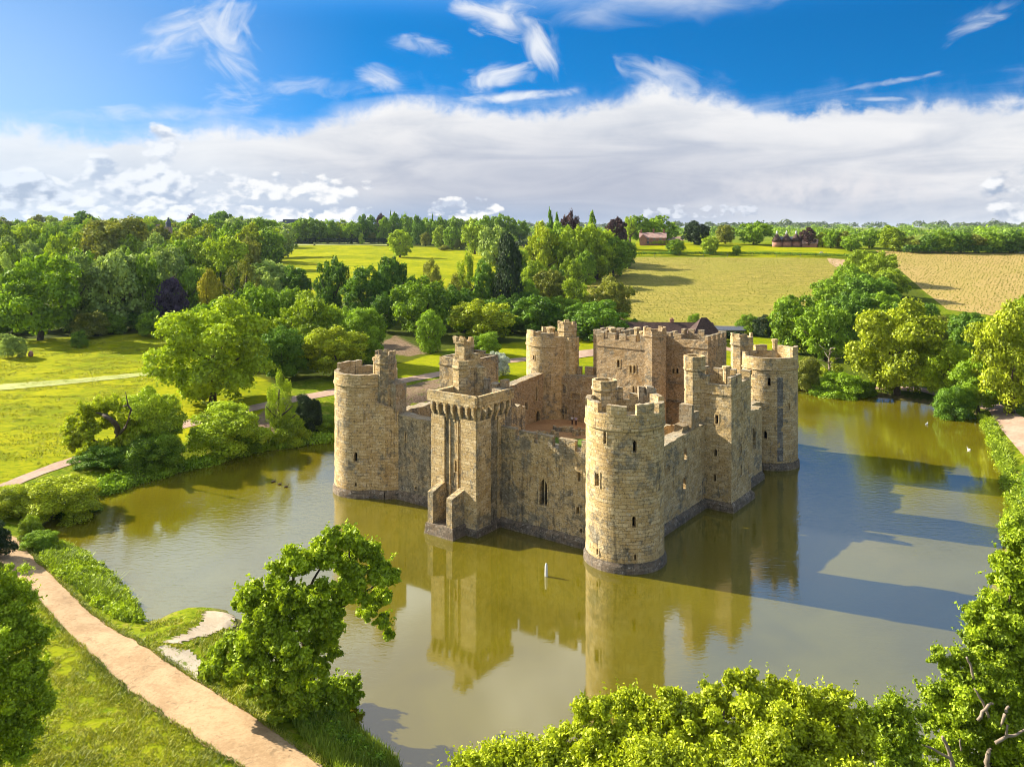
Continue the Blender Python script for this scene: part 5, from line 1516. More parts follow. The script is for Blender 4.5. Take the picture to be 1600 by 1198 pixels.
T('column', 'bright', 565, 364, 382, 11, 'slim bright sapling on the sandy top edge of the sunlit field')
T('round', 'olive', 581, 362, 381, 15, 'small olive tree right of the slim sapling on the field edge')
T('round', 'olive', 665, 362, 385, 20, 'small olive round tree at the upper right of the sunlit field')
T('round', 'bright', 688, 354, 388, 30, 'bright round tree at the upper right of the sunlit field')
T('round', 'mid', 706, 353, 390, 30, 'darker round tree beside the bright one at the upper right of the field')
T('oak', 'bright', 742, 347, 395, 40, 'upright bright tree right of the sunlit field', Y=640)
T('oak', 'grey', 777, 352, 420, 66, 'large grey-green tree left of the white cottage in the trees', Y=470)
T('oak', 'mid', 806, 384, 450, 40, 'green tree below the white cottage in the trees', Y=390)
T('shrub', 'olive', 694, 382, 391, 20, 'low brown-green bush on the right edge of the sunlit field')
T('shrub', 'olive', 718, 372, 390, 22, 'reddish bush at the right edge of the sunlit field')
# ---- mass of the left wood behind its front edge: each tree its own object
wr = random.Random(12)
kinds = ['oak', 'round', 'oak', 'dome']; mats = ['mid', 'bright', 'bright', 'grey', 'mid', 'olive', 'mid', 'yellow']
rows = [(300, 412, 300, 55), (350, 385, 330, 52), (420, 366, 420, 50), (500, 353, 440, 46), (600, 346, 450, 42), (720, 341, 450, 40), (880, 339, 450, 36)]
for Y, tp, pxmax, w in rows:
    px = -30.0
    while px < pxmax:
        if not (Y < 330 and px < 250):
            T(wr.choice(kinds), wr.choice(mats), px, tp + wr.uniform(-6, 9), 0, w * wr.uniform(.85, 1.3), 'broadleaf tree in the massed canopy of the left wood', Y=Y + wr.uniform(-18, 18),
              group='canopy trees of the left wood', lod=2)
        px += w * wr.uniform(.62, .9)
T('dome', 'dark', 346, 329, 0, 42, 'dark hump-topped tree on the skyline of the left wood', Y=820, lod=2)
T('dome', 'maroon', 300, 334, 0, 24, 'dark purple tree top on the skyline of the left wood', Y=830, lod=2)
T('dome', 'dark', 132, 336, 0, 58, 'dark broad tree on the skyline left of the olive-brown dome', Y=700, lod=2)
# ---- filler trees in the hollow behind the castle
for px, Y, top, w, mt in ((600, 262, 455, 50, 'dark'), (640, 300, 430, 50, 'dark'), (690, 290, 452, 60, 'mid'), (780, 275, 462, 60, 'dark'), (815, 290, 455, 60, 'dark'), (880, 290, 462, 60, 'mid'), (860, 330, 415, 46, 'mid'), (835, 350, 405, 46, 'bright'),
                          (500, 240, 470, 60, 'mid'), (545, 240, 478, 50, 'mid'), (450, 262, 448, 60, 'mid'), (395, 262, 440, 60, 'mid'), (420, 290, 425, 50, 'grey'), (360, 240, 470, 60, 'bright'), (725, 262, 480, 50, 'mid'), (800, 262, 480, 56, 'dark'), (905, 275, 472, 50, 'dark'), (872, 440, 360, 40, 'mid'), (895, 430, 370, 40, 'bright'), (940, 450, 356, 40, 'mid'), (845, 480, 352, 36, 'mid')):
    T('oak', mt, px, top, 0, w, 'tree filling the wooded hollow behind the castle', Y=Y, group='trees in the wooded hollow behind the castle')
for px, Y, top, w, mt in ((1345, 290, 452, 60, 'dark'), (1275, 255, 470, 60, 'mid'), (1385, 285, 455, 60, 'mid'), (1420, 262, 470, 50, 'dark'), (1335, 330, 425, 50, 'mid'), (1318, 275, 455, 50, 'dark')):
    T('oak', mt, px, top, 0, w, 'tree filling the tree line between the two fields', Y=Y, group='trees in the line between the two fields')
# ---- moat bank, left
T('oak', 'bright', 240, 604, 738, 108, 'yellow-green tree right of the gnarled oak on the left bank', Y=133, lod=0)
T('shrub', 'mid', 240, 668, 738, 96, 'dense green bush hanging over the water under the left bank trees', Y=129, lod=0)
T('shrub', 'dark', 165, 690, 752, 90, 'dark undergrowth at the waterside below the gnarled oak', Y=128, lod=0)
T('shrub', 'bright', 352, 622, 728, 130, 'large bright feathery bush on the left bank of the moat', Y=140, lod=0)
T('shrub', 'mid', 372, 660, 722, 92, 'darker lower bush in front of the bright feathery bush', Y=141, lod=0)
T('shrub', 'yellow', 95, 738, 812, 130, 'low spreading yellow-green bush at the left end of the moat', Y=110, lod=0)
T('shrub', 'yellow', 30, 752, 830, 110, 'yellow-green bush by the path at the left edge, above the moat end', Y=108, lod=0)
T('shrub', 'dark', 120, 774, 815, 80, 'shadowed bush at the water below the low yellow-green bush', Y=112, lod=0)
T('birch', 'bright', 438, 584, 692, 48, 'slender young tree with a pale stem on the left bank', Y=146, lod=0)
T('shrub', 'bright', 452, 640, 692, 62, 'bright bush at the foot of the slender young tree', Y=146, lod=0)
T('shrub', 'deep', 482, 610, 690, 46, 'dark evergreen bush left of the left round tower', Y=150, lod=0)
T('shrub', 'mid', 508, 645, 688, 44, 'green bush touching the left side of the left round tower', Y=152, lod=0)
T('shrub', 'bright', 415, 690, 712, 40, 'low fringe of greenery on the bank between the bushes', Y=143, lod=0)
T('shrub', 'bright', 48, 803, 850, 36, 'spiky bright shrub where the path meets the moat end', Y=99, lod=0)
T('shrub', 'mid', 62, 826, 858, 56, 'rank green clump beside the path at the moat end', Y=97, lod=0)
T('shrub', 'deep', -18, 805, 862, 70, 'dark overhanging branch tip of leaves at the left edge over the path', Y=92, lod=0)
T('shrub', 'olive', 658, 630, 0, 50, 'brown-green scrub inside the bank behind the south wall', Y=170, lod=1)
# right bank
for px, top, base, w, mt, lb in ((1586, 790, 850, 44, 'bright', 'bright waterside bush on the right bank above the bottom trees'),
                                 (1602, 830, 930, 76, 'yellow', 'yellow-green bush at the right edge over the water'), (1625, 705, 790, 50, 'mid', 'bush on the right bank beyond the gravel path')):
    T('shrub', mt, px, top, base, w, lb, lod=0)
# ------------------------------------------------------------------ near trees, modelled clump by clump
def world_px(px, py, Y, dy=0.0):
    y = Y + dy
    return ((px - CX) / F * y, y, H - (py - HY) * y / F)
def near_tree(name, label, mat, Y, lobes, n, leaf, limbs, seed, dead=(), cat='tree', shoots=900, fluff=20):
    """lobes: (px, py, radius_px, depth); limbs: lists of (px, py, depth, radius_m)"""
    rng = np.random.default_rng(seed)
    base = world_px(limbs[0][0][0], limbs[0][0][1], Y, limbs[0][0][2])
    root = empty(name, base); tag(root, label, cat)
    B = np.array(base)
    L = []
    for (px, py, r, d) in lobes:
        c = np.array(world_px(px, py, Y, d)); R_ = r * Y / F
        L.append((*(c - B), R_ * .34, .9))
        # each clump is itself a handful of smaller sprays
        for i in range(fluff):
            v = rng.normal(0, 1, 3); v /= np.linalg.norm(v); v[2] = v[2] * .8 + .1
            L.append((*(c - B + v * R_ * rng.uniform(.35, 1.02)), R_ * rng.uniform(.11, .30), .75))
    q, t = lobe_cards(L, int(n * 3.0), leaf * .60, rng, .12, .85, -.85, (.45, 1.2), 1.8, .28)
    # leafy shoots standing out of the crown
    LA = np.array(L, float); pk = rng.choice(len(LA), shoots, p=LA[:, 3] ** 2 / (LA[:, 3] ** 2).sum())
    d = rng.normal(0, 1, (shoots, 3)); d[:, 2] = np.abs(d[:, 2]) * .9 + .1; d /= np.linalg.norm(d, axis=1)[:, None]
    p0 = LA[pk, :3] + d * (LA[pk, 3] * .75)[:, None]; d2 = d + rng.normal(0, .45, d.shape); d2[:, 2] += .25; d2 /= np.linalg.norm(d2, axis=1)[:, None]
    nl = 13; tt = np.linspace(0, 1, nl); ln = rng.uniform(.35, 1.0, shoots)
    C = (p0[:, None] + d2[:, None] * (tt[None, :, None] * ln[:, None, None])).reshape(-1, 3) + rng.normal(0, leaf * .22, (shoots * nl, 3))
    q3, t3 = cards(C, np.repeat(d2, nl, 0) * .4 + rng.normal(0, .6, C.shape), leaf * .55, rng, np.repeat(rng.random(shoots), nl), 1.9, .6)
    q = np.concatenate([q, q3]); t = np.concatenate([t, t3])
    obj('crown', mesh_from_cards('crown', q, t, LM[mat]), root)
    def wood(paths, nm, m):
        for pth in paths:
            mb = MB()
            pts = [Vector(np.array(world_px(a, b, Y, d)) - B) for a, b, d, r in pth]
            fine = []; rr = []
            for i in range(len(pts) - 1):
                for k in range(4):
                    f = k / 4
                    p = pts[i].lerp(pts[i + 1], f); wob = pth[i][3] * .5
                    fine.append(p + Vector(rng.normal(0, wob * (0 if k == 0 else .5), 3))); rr.append(pth[i][3] * (1 - f) + pth[i + 1][3] * f)
            fine.append(pts[-1]); rr.append(pth[-1][3])
            mb.tube(fine, rr, 9)
            o = mb.build(nm, m); o.parent = root
    wood(limbs[:1], 'trunk', M['bark']); wood(limbs[1:], 'limb', M['bark'])
    wood(dead, 'dead_branch', M['deadwood'])
    return root

near_tree('oak_tree', 'leaning oak at the water edge beside the sandy path, nearest whole tree', 'bright', 64.0,
    [(545, 848, 26, 1), (520, 838, 16, 0), (575, 860, 26, 2), (505, 872, 30, 0), (465, 878, 28, -1), (440, 900, 26, -1), (545, 885, 28, 1), (590, 892, 26, 2), (608, 905, 20, 2), (595, 935, 20, 2), (575, 955, 18, 2), (598, 972, 14, 2), (608, 992, 10, 2),
     (395, 930, 28, -1), (378, 945, 16, 0), (420, 935, 26, 0), (455, 935, 28, -2), (500, 925, 26, -2), (540, 925, 26, 0), (470, 965, 34, -2), (425, 970, 30, -2), (515, 960, 26, -1), (400, 1000, 30, -2), (450, 1010, 34, -3), (500, 1000, 26, -1), (525, 985, 16, 0), (520, 1020, 16, 0),
     (370, 1015, 26, -1), (345, 1030, 26, -1), (335, 1052, 18, -1), (385, 1045, 28, -2), (425, 1050, 28, -3), (460, 1060, 22, -3), (415, 1080, 24, -2), (440, 1100, 30, -2), (480, 1095, 30, -1), (520, 1085, 26, 1), (545, 1075, 20, 2), (555, 1092, 16, 2), (535, 1110, 20, 1), (500, 1120, 24, 0), (455, 1128, 24, -1), (365, 1062, 16, -1), (500, 1048, 18, -1), (470, 1082, 24, -2), (505, 1072, 18, 0), (470, 1035, 22, -2), (555, 915, 18, 1), (570, 935, 16, 1), (400, 970, 20, -1)],
    47000, 0.40, [[(478, 1112, 0, .62), (480, 1070, 0, .5), (484, 1035, 0, .42), (476, 1000, 0, .33), (462, 960, 0, .25), (455, 920, 0, .16), (462, 885, 0, .06)],
                  [(484, 1035, 0, .3), (508, 1000, .6, .24), (530, 950, .8, .18), (548, 900, 1, .12), (545, 850, 1, .05)], [(530, 950, .8, .15), (570, 925, 1.5, .1), (600, 905, 2, .05)],
                  [(476, 1000, 0, .2), (440, 975, -.8, .14), (400, 940, -1, .06)], [(480, 1070, 0, .3), (440, 1050, -1, .2), (390, 1035, -1.3, .1), (350, 1032, -1, .05)],
                  [(462, 960, 0, .15), (490, 905, -.5, .1), (510, 870, 0, .04)], [(480, 1070, 0, .24), (515, 1090, .8, .15), (548, 1082, 2, .06)]], 11)
near_tree('leafy_bush', 'tall leafy bush at the lower left edge of the photo, on the grass', 'bright', 55.0,
    [(5, 920, 40, 0), (28, 955, 32, -1), (-30, 930, 50, 0), (50, 1000, 28, -1), (10, 1000, 46, -2), (-40, 1010, 60, -2), (58, 1050, 26, -1), (20, 1070, 46, -3), (-40, 1090, 60, -3), (45, 1110, 32, -2), (10, 1140, 46, -3), (-50, 1160, 60, -3), (30, 1170, 34, -2), (60, 1085, 20, -1)],
    22000, 0.27, [[(-10, 1215, 0, .3), (-8, 1100, 0, .2), (0, 1000, 0, .12), (5, 920, 0, .04)], [(-8, 1100, 0, .12), (35, 1040, -.5, .04)]], 21, cat='bush')
near_tree('oak_tree', 'yellow-green oak crown filling the bottom middle, over the grey water', 'yellow', 44.0,
    [(880, 1178, 40, 0), (930, 1150, 44, 0), (985, 1118, 38, 1), (1000, 1092, 16, 1), (940, 1110, 20, 0), (1040, 1120, 40, 0), (1060, 1088, 12, 1), (1090, 1130, 44, 0), (1120, 1090, 28, 1), (1150, 1065, 24, 1), (1175, 1055, 12, 1), (1190, 1085, 30, 1), (1160, 1115, 40, 0), (1230, 1100, 32, 1), (1260, 1095, 24, 0), (1215, 1140, 48, -1),
     (1290, 1110, 32, 0), (1320, 1125, 32, 0), (1345, 1145, 26, 0), (1270, 1160, 50, -1), (1320, 1180, 46, -1), (1140, 1180, 56, -2), (1060, 1190, 56, -2), (980, 1190, 56, -1), (920, 1205, 46, -1), (1200, 1215, 70, -3), (1080, 1240, 80, -3), (1320, 1240, 70, -3), (960, 1260, 80, -3), (1225, 1075, 12, 1), (1300, 1080, 10, 1), (1325, 1088, 12, 1)],
    62000, 0.27, [[(1120, 1420, 0, .5), (1125, 1300, 0, .4), (1120, 1200, 0, .28), (1130, 1110, 0, .1)], [(1125, 1300, 0, .25), (1040, 1210, 0, .16), (980, 1130, 1, .05)], [(1125, 1300, 0, .25), (1230, 1200, 0, .16), (1300, 1120, 0, .05)], [(1320, 1200, 0, .1), (1340, 1190, 0, .09), (1352, 1210, 0, .06)]], 31,
    dead=[[(1335, 1170, -.5, .10), (1345, 1195, -.5, .09), (1362, 1215, -.5, .10)]])
near_tree('oak_tree', 'low row of yellow-green oak tops rising from the bottom edge, left of centre', 'yellow', 46.0,
    [(745, 1192, 20, 0), (775, 1180, 18, 0), (800, 1178, 24, 0), (830, 1188, 22, 0), (860, 1180, 22, 0), (880, 1192, 20, -1), (760, 1215, 36, -1), (830, 1215, 40, -1), (720, 1210, 26, 0), (885, 1225, 40, -1)],
    16000, 0.27, [[(810, 1420, 0, .3), (812, 1300, 0, .24), (810, 1190, 0, .08)], [(812, 1300, 0, .15), (760, 1200, 0, .05)]], 41)
near_tree('oak_tree', 'slim leafy tree between the bottom middle oak and the dead-limbed tree', 'bright', 47.0,
    [(1400, 1098, 14, 0), (1405, 1118, 20, 0), (1385, 1110, 10, 0), (1412, 1140, 20, 0), (1375, 1132, 16, 0), (1395, 1160, 24, -1), (1370, 1165, 18, 0), (1420, 1170, 18, 0), (1385, 1190, 26, -1), (1355, 1120, 10, 0), (1420, 1200, 26, -1), (1350, 1105, 8, 0), (1440, 1120, 12, 0), (1390, 1225, 36, -1)],
    13000, 0.25, [[(1398, 1420, 0, .22), (1400, 1280, 0, .16), (1396, 1180, 0, .1), (1402, 1110, 0, .04)], [(1396, 1190, 0, .08), (1368, 1150, 0, .05), (1352, 1112, 0, .02)]], 51)
near_tree('oak_tree', 'large bright oak with bare grey dead limbs in the lower right corner', 'bright', 50.0,
    [(1590, 850, 34, 2), (1560, 880, 18, 2), (1555, 905, 14, 2), (1600, 910, 40, 1), (1580, 945, 34, 1), (1545, 955, 26, 1), (1520, 965, 18, 1), (1555, 985, 32, 0), (1515, 990, 22, 1), (1600, 990, 46, 0), (1560, 1025, 38, 0), (1520, 1030, 26, 0), (1495, 1028, 20, 0), (1465, 1015, 9, 0), (1458, 1030, 9, 0), (1480, 1042, 16, 0), (1540, 1065, 40, -1), (1590, 1065, 50, -1), (1495, 1075, 28, 0), (1460, 1085, 22, 0), (1475, 1105, 26, 0), (1520, 1110, 40, -1), (1580, 1130, 46, -1), (1460, 1130, 22, 0), (1495, 1150, 30, -1), (1545, 1165, 44, -1), (1600, 1190, 50, -2), (1470, 1175, 26, 0), (1440, 1165, 14, 0), (1510, 1205, 44, -1), (1450, 1210, 24, 0), (1640, 930, 60, 1), (1640, 1050, 60, 0), (1640, 1160, 60, -1), (1570, 1240, 60, -1)],
    56000, 0.28, [[(1545, 1420, 0, .5), (1543, 1280, 0, .42), (1540, 1180, -1, .30), (1545, 1080, -.5, .2), (1565, 1000, 0, .12), (1585, 900, 1, .04)], [(1540, 1180, -1, .2), (1500, 1110, -.5, .12), (1470, 1060, 0, .04)], [(1543, 1280, 0, .25), (1600, 1150, 0, .16), (1640, 1020, 0, .05)]], 61,
    dead=[[(1543, 1205, -2.6, 0.151), (1543, 1185, -2.6, 0.139), (1548, 1168, -2.6, 0.099)], [(1490, 1225, -2.4, 0.139), (1488, 1190, -2.4, 0.128), (1478, 1160, -2.4, 0.099), (1472, 1150, -2.4, 0.075)], [(1488, 1185, -2.4, 0.093), (1462, 1172, -2.4, 0.070), (1440, 1162, -2.4, 0.041)],
          [(1555, 1160, -3, 0.099), (1572, 1150, -3, 0.093), (1590, 1146, -3, 0.070), (1610, 1135, -3, 0.046)], [(1572, 1150, -3, 0.075), (1574, 1132, -3, 0.058)], [(1563, 1135, -3, 0.070), (1570, 1115, -3, 0.093), (1577, 1103, -3, 0.070)],
          [(1545, 1120, -2.4, 0.081), (1535, 1095, -2.4, 0.070), (1522, 1075, -2.4, 0.041)], [(1528, 1125, -2.6, 0.099), (1545, 1100, -2.6, 0.081), (1552, 1098, -2.6, 0.046)], [(1522, 1060, -1.5, 0.081), (1517, 1040, -1.5, 0.070), (1510, 1026, -1.5, 0.052)], [(1502, 1172, -2.4, 0.058), (1500, 1155, -2.4, 0.035)]])

# gnarled limbs of the stag-headed oak, and the bare-branched tree on the far bank
def add_wood(root_name, paths, Y, name, mat):
    root = next(o for o in COL.objects if o.get('label', '').startswith(root_name))
    B = np.array(root.location)
    for pth in paths:
        mb = MB(); mb.tube([Vector(np.array(world_px(a, b, Y, d)) - B) for a, b, d, r in pth], [p[3] for p in pth], 7)
        o = mb.build(name, M[mat]); o.parent = root
near_tree('oak_tree', 'gnarled stag-headed oak leaning over the left bank of the moat', 'yellow', 131.0,
    [(128, 662, 22, 0), (112, 672, 14, 1), (150, 642, 22, 1), (172, 632, 16, 2), (120, 692, 20, 0), (140, 678, 18, -1), (165, 660, 14, 2), (200, 650, 16, 0), (216, 668, 20, 0), (205, 684, 20, -1), (150, 706, 22, -2), (180, 700, 16, -2), (205, 712, 24, -2), (196, 732, 16, -3), (160, 726, 16, -1), (128, 708, 14, 0), (224, 700, 16, 1), (188, 642, 10, 2)],
    9000, .62, [[(176, 744, 0, .7), (178, 705, 0, .5), (186, 678, -.5, .42), (180, 660, -1, .35), (168, 650, -1, .26), (150, 645, -1, .08)], [(186, 678, -.5, .3), (200, 662, 0, .2), (214, 664, 0, .06)], [(178, 705, 0, .3), (150, 690, 0, .2), (122, 676, 0, .06)]], 71)
add_wood('gnarled stag-headed', [[(178, 730, 0, .7), (178, 700, 0, .55), (186, 678, -2, .45), (182, 664, -4, .38), (172, 655, -5, .3), (160, 648, -5, .18)],
                                 [(186, 678, -2, .3), (196, 668, -5, .2), (205, 640, -6, .18), (200, 633, -6, .15), (192, 635, -6, .1)], [(200, 634, -6, .12), (198, 622, -6, .08), (196, 612, -6, .04)]], 131, 'bare_limb', 'bark')
dt = empty('bare_tree', world_px(1296, 606, 196)); tag(dt, 'half-dead tree with bare pale branches on the far bank', 'tree')
B_ = np.array(dt.location); dr = random.Random(8)
mb = MB(); mb.tube([Vector((0, 0, -.3)), Vector((.2, 0, 3)), Vector((-.1, .2, 6)), Vector((.3, 0, 9.5))], [.4, .32, .22, .08], 7); o = mb.build('trunk', M['deadwood']); o.parent = dt
for i in range(11):
    z = 3.5 + i * .55; a = i * 2.4; l = dr.uniform(1.6, 3.4)
    mb = MB(); mb.tube([(0, 0, z), (math.cos(a) * l * .5, math.sin(a) * l * .5, z + .7), (math.cos(a) * l, math.sin(a) * l, z + 1.0 + dr.uniform(-.6, .8))], [.13, .08, .03], 5)
    o = mb.build('branch', M['deadwood']); o.parent = dt
rg = np.random.default_rng(4)
q, t_ = lobe_cards([(1.5, -.5, 4.5, 1.3), (-1.6, 0, 3.6, 1.4), (.4, -1, 2.4, 1.8), (.8, 0, 6.6, .8), (2.2, -.6, 2.2, 1.4)], 2200, .34, rg)
obj('crown', mesh_from_cards('crown', q, t_, LM['yellow']), dt)

# ------------------------------------------------------------------ low growth nobody could count
def stuff(name, C, N, size, mat, rng, aspect, jitter=.5, tint=None):
    q, t = cards(C, N, size, rng, rng.random(len(C)) if tint is None else tint, aspect, jitter)
    o = obj(name, mesh_from_cards(name, q, t, LM[mat])); tag(o, kind='stuff'); return o
def blades(name, pts, h, w, mat, rng, lean=.35):
    """upright blades: each a narrow tapering quad bending over"""
    n = len(pts); a = rng.uniform(0, 2 * np.pi, n)
    d = np.stack([np.cos(a), np.sin(a), np.zeros(n)], 1); hh = (h if np.ndim(h) else np.full((n, 1), h)) * rng.uniform(.5, 1.35, n)[:, None]
    s = np.stack([-np.sin(a), np.cos(a), np.zeros(n)], 1) * (w * rng.uniform(.6, 1.3, n)[:, None])
    up = np.array([0, 0, 1.0])
    tip = pts + up * hh + d * hh * lean * rng.uniform(.3, 1.6, n)[:, None]
    q = np.stack([pts - s * .5, pts + s * .5, tip + s * .12, tip - s * .12], 1).reshape(-1, 3)
    o = obj(name, mesh_from_cards(name, q, np.stack([rng.random(n), vnoise(pts[:, 0] / 2.2, pts[:, 1] / 2.2, 9) + .5], 1), LM[mat])); tag(o, kind='stuff'); return o
def lumpy(name, pts, h, w, mat, rng):
    k = np.clip(vnoise(pts[:, 0] / 1.1, pts[:, 1] / 1.1, 31) * 1.3 + vnoise(pts[:, 0] / 3.0, pts[:, 1] / 3.0, 32) + .75, .18, 1.4)
    return blades(name, pts, h * k[:, None], w, mat, rng, .95)
def scatter_px(poly, n, rng, zoff=0.0, pxnoise=None):
    """points on the ground inside the area outlined in the photo, even over the ground"""
    w = [ground(*p)[:2] for p in poly]
    xs = [p[0] for p in w]; ys = [p[1] for p in w]
    out = []
    while len(out) < n:
        x = rng.uniform(min(xs), max(xs), n); y = rng.uniform(min(ys), max(ys), n)
        k = in_poly(x, y, w)
        for a, b in zip(x[k], y[k]): out.append((a, b))
    out = out[:n]
    return np.array([(a, b, max(hz(a, b), -.1) + zoff) for a, b in out])
rg = np.random.default_rng(77)
def scrub(name, poly, n, r0, r1, leaf, mat, seed, cards_each=110):
    rng = np.random.default_rng(seed); P_ = scatter_px(poly, n, rng); L = []
    for x, y, z in P_:
        r = rng.uniform(r0, r1); L.append((x, y, z + r * .35, r, .75))
    q, t = lobe_cards(L, n * cards_each, leaf, rng, .1, .8, -.4, (.5, 1.15), 1.9, .25)
    o = obj(name, mesh_from_cards(name, q, t, LM[mat])); tag(o, kind='stuff')
RP = [(85, 850), (130, 862), (165, 895), (205, 940), (226, 972), (200, 972), (150, 945), (100, 905), (62, 878)]
BP = [(1532, 652), (1550, 660), (1568, 700), (1590, 760), (1640, 800), (1640, 860), (1578, 850), (1580, 790), (1560, 720)]
scrub('bank_undergrowth', RP, 300, .28, .62, .22, 'bright', 91)
lumpy('reeds', scatter_px(RP, 5000, rg), .75, .10, 'reed', rg)
scrub('bank_undergrowth', BP, 330, .35, .85, .28, 'bright', 92)
lumpy('bank_reeds', scatter_px(BP, 9000, rg), 1.0, .13, 'reed', rg)
scrub('bank_undergrowth', [(375, 1062), (430, 1085), (520, 1125), (600, 1195), (575, 1198), (490, 1150), (420, 1100)], 90, .2, .45, .18, 'mid', 93)
scrub('bank_undergrowth', [(120, 765), (240, 735), (420, 692), (520, 680), (520, 690), (420, 702), (240, 750), (130, 782)], 260, .5, 1.1, .34, 'mid', 94)
g1 = scatter_px([(-60, 900), (0, 890), (45, 925), (100, 990), (200, 1085), (320, 1170), (380, 1230), (200, 1300), (-100, 1300)], 52000, rg)
k = np.clip(.55 + vnoise(g1[:, 0] / 1.5, g1[:, 1] / 1.5, 4) * .9 + .7 * vnoise(g1[:, 0] / .55, g1[:, 1] / .55, 5), .1, 1.5)
k2 = k > .3
blades('grass', g1[k2], .21 * k[k2][:, None], .07, 'turf', rg, 1.0)
g2 = scatter_px([(175, 985), (222, 975), (262, 962), (300, 952), (345, 955), (370, 975), (375, 1040), (430, 1070), (520, 1120), (600, 1190), (560, 1230), (490, 1190), (330, 1072), (240, 1015)], 9000, rg)
sx = (vnoise(g2[:, 0] / 1.4, g2[:, 1] / 1.4, 14) > -.05) & ~in_poly(g2[:, 0], g2[:, 1], edge(SPIT)) & (~in_poly(g2[:, 0], g2[:, 1], edge(SCRAPE)) | (rg.random(len(g2)) < .12))
blades('bank_grass', g2[sx], .2, .08, 'turf', rg, .9)
g4 = scatter_px([(-260, 640), (-200, 560), (0, 556), (120, 530), (262, 520), (255, 600), (180, 640), (110, 715), (0, 755), (-200, 830)], 60000, rg)
k4 = np.clip(.5 + vnoise(g4[:, 0] / 4, g4[:, 1] / 2.2, 41) * 1.1 + vnoise(g4[:, 0] / 1.2, g4[:, 1] / 1.0, 42) * .8, 0, 1.6)
blades('meadow_grass', g4[k4 > .45], .26 * k4[k4 > .45][:, None], .16, 'turf', rg, .9)
g3 = scatter_px([(520, 1105), (560, 1140), (622, 1190), (640, 1240), (560, 1240), (470, 1150), (440, 1100)], 9000, rg)
blades('waterside_grass', g3, .48, .08, 'reed', rg, .5)
PE = [(-60, 850), (0, 882), (45, 922), (100, 985), (200, 1080), (320, 1165), (400, 1215)]
PF = [(30, 843), (62, 880), (140, 955), (240, 1018), (330, 1075), (420, 1135), (500, 1195)]
ep = []
for pl, sg in ((PE, -1), (PF, 1)):
    r_ = resample(edge(pl), 400)
    for i in range(len(r_) - 1):
        dv = (r_[i + 1] - r_[i]).normalized(); nv = Vector((dv.y, -dv.x)) * -sg
        for k in range(14):
            p_ = r_[i].lerp(r_[i + 1], rg.random()) + nv * abs(rg.normal(0, .30)) - nv * (.18 + .25 * vnoise(np.array([i * .11]), np.array([sg * 9.]), 3)[0])
            ep.append((p_.x, p_.y, hz(p_.x, p_.y) + .05))
blades('path_edge_grass', np.array(ep), .15, .07, 'turf', rg, 1.0)
# vines: rows of small plants
def vines(name, fld, row, gap, size, seed):
    rng = np.random.default_rng(seed); poly = fld[0] + fld[1][::-1]
    xs = [p[0] for p in poly]; ys = [p[1] for p in poly]; pts = []
    for y in np.arange(min(ys), max(ys), row):
        for x in np.arange(min(xs), min(max(xs), 330), gap):
            pts.append((x + rng.normal(0, gap * .12), y + .10 * x + rng.normal(0, .12)))
    P_ = np.array(pts); P_ = P_[in_poly(P_[:, 0], P_[:, 1], poly)]; P_ = P_[rng.random(len(P_)) < .9]
    C = np.array([(a, b, hz(a, b) + .45) for a, b in P_]); C = np.repeat(C, 3, 0) + rng.normal(0, .22, (len(C) * 3, 3))
    stuff(name, C, np.tile([0, -.4, .8], (len(C), 1)), size, 'vine', rng, 1.9)
vines('vines', FB, 2.7, 1.9, .5, 5)
vines('young_vines', FA, 2.2, 1.7, .42, 6)
# far woods on the horizon: one mass
def far_wood(name, n, y0, y1, xl, xr, hmin, hmax, seed, mat='hill', leaf=2.6):
    rng = np.random.default_rng(seed); L = []
    Y = rng.uniform(y0, y1, n); X = rng.uniform(-1, 1, n) * Y * .9 
    for x, y in zip(X, Y):
        if not xl * y < x < xr * y: continue
        if vnoise(np.array([x / 260.]), np.array([y / 260.]), 21)[0] < -.12 and y > 1300: continue
        z = hz(x, y); h = rng.uniform(hmin, hmax)
        L.append((x, y, z + h * .5, h * .62, .8))
    q, t = lobe_cards(L, len(L) * 60, leaf, rng, .05, .5, -.1, (.9, 1.05))
    o = obj(name, mesh_from_cards(name, q, t, LM[mat])); tag(o, kind='stuff')
far_wood('far_wood', 1500, 1000, 2600, -.75, .75, 11, 18, 31, 'mid', 3.0)
far_wood('horizon_wood', 1300, 2600, 5600, -.75, .75, 18, 34, 32, 'hill', 6.5)
far_wood('outlying_wood', 1100, 290, 950, -.9, -.665, 13, 20, 33, 'mid', 1.6)
hedge = np.random.default_rng(9)
def hedge_line(px0, px1, base, n, h, label, mat='dark', name='hedge'):
    L = []
    for k in range(n):
        px = px0 + (px1 - px0) * k / (n - 1); x, y, z = ground(px, base if not callable(base) else base(px))
        L.append((x, y, z + h * .45, h * .6, .8))
    q, t = lobe_cards(L, n * 90, h * .22, hedge, .05)
    o = obj(name, mesh_from_cards(name, q, t, LM[mat])); tag(o, label, 'hedge')
hedge_line(985, 1330, lambda p: 399 + max(0, (p - 1200) * .03), 90, 2.2, 'long low hedge along the top edge of the tan field')
hedge_line(1420, 1640, 396, 60, 5.0, 'dark hedge under the tree row above the vineyard')
hedge_line(425, 820, lambda p: 381.5 + max(0, (p - 640) * .03), 90, 6.0, 'dark hedge at the foot of the tree belt above the sunlit field', 'deep')
hedge_line(1004, 1064, 383, 26, 3.2, 'yellow-green garden hedge before the red farmhouse', 'yellow')
hedge_line(1110, 1150, 532, 16, 2.6, 'clipped dark garden hedge beside the tea room', 'deep')

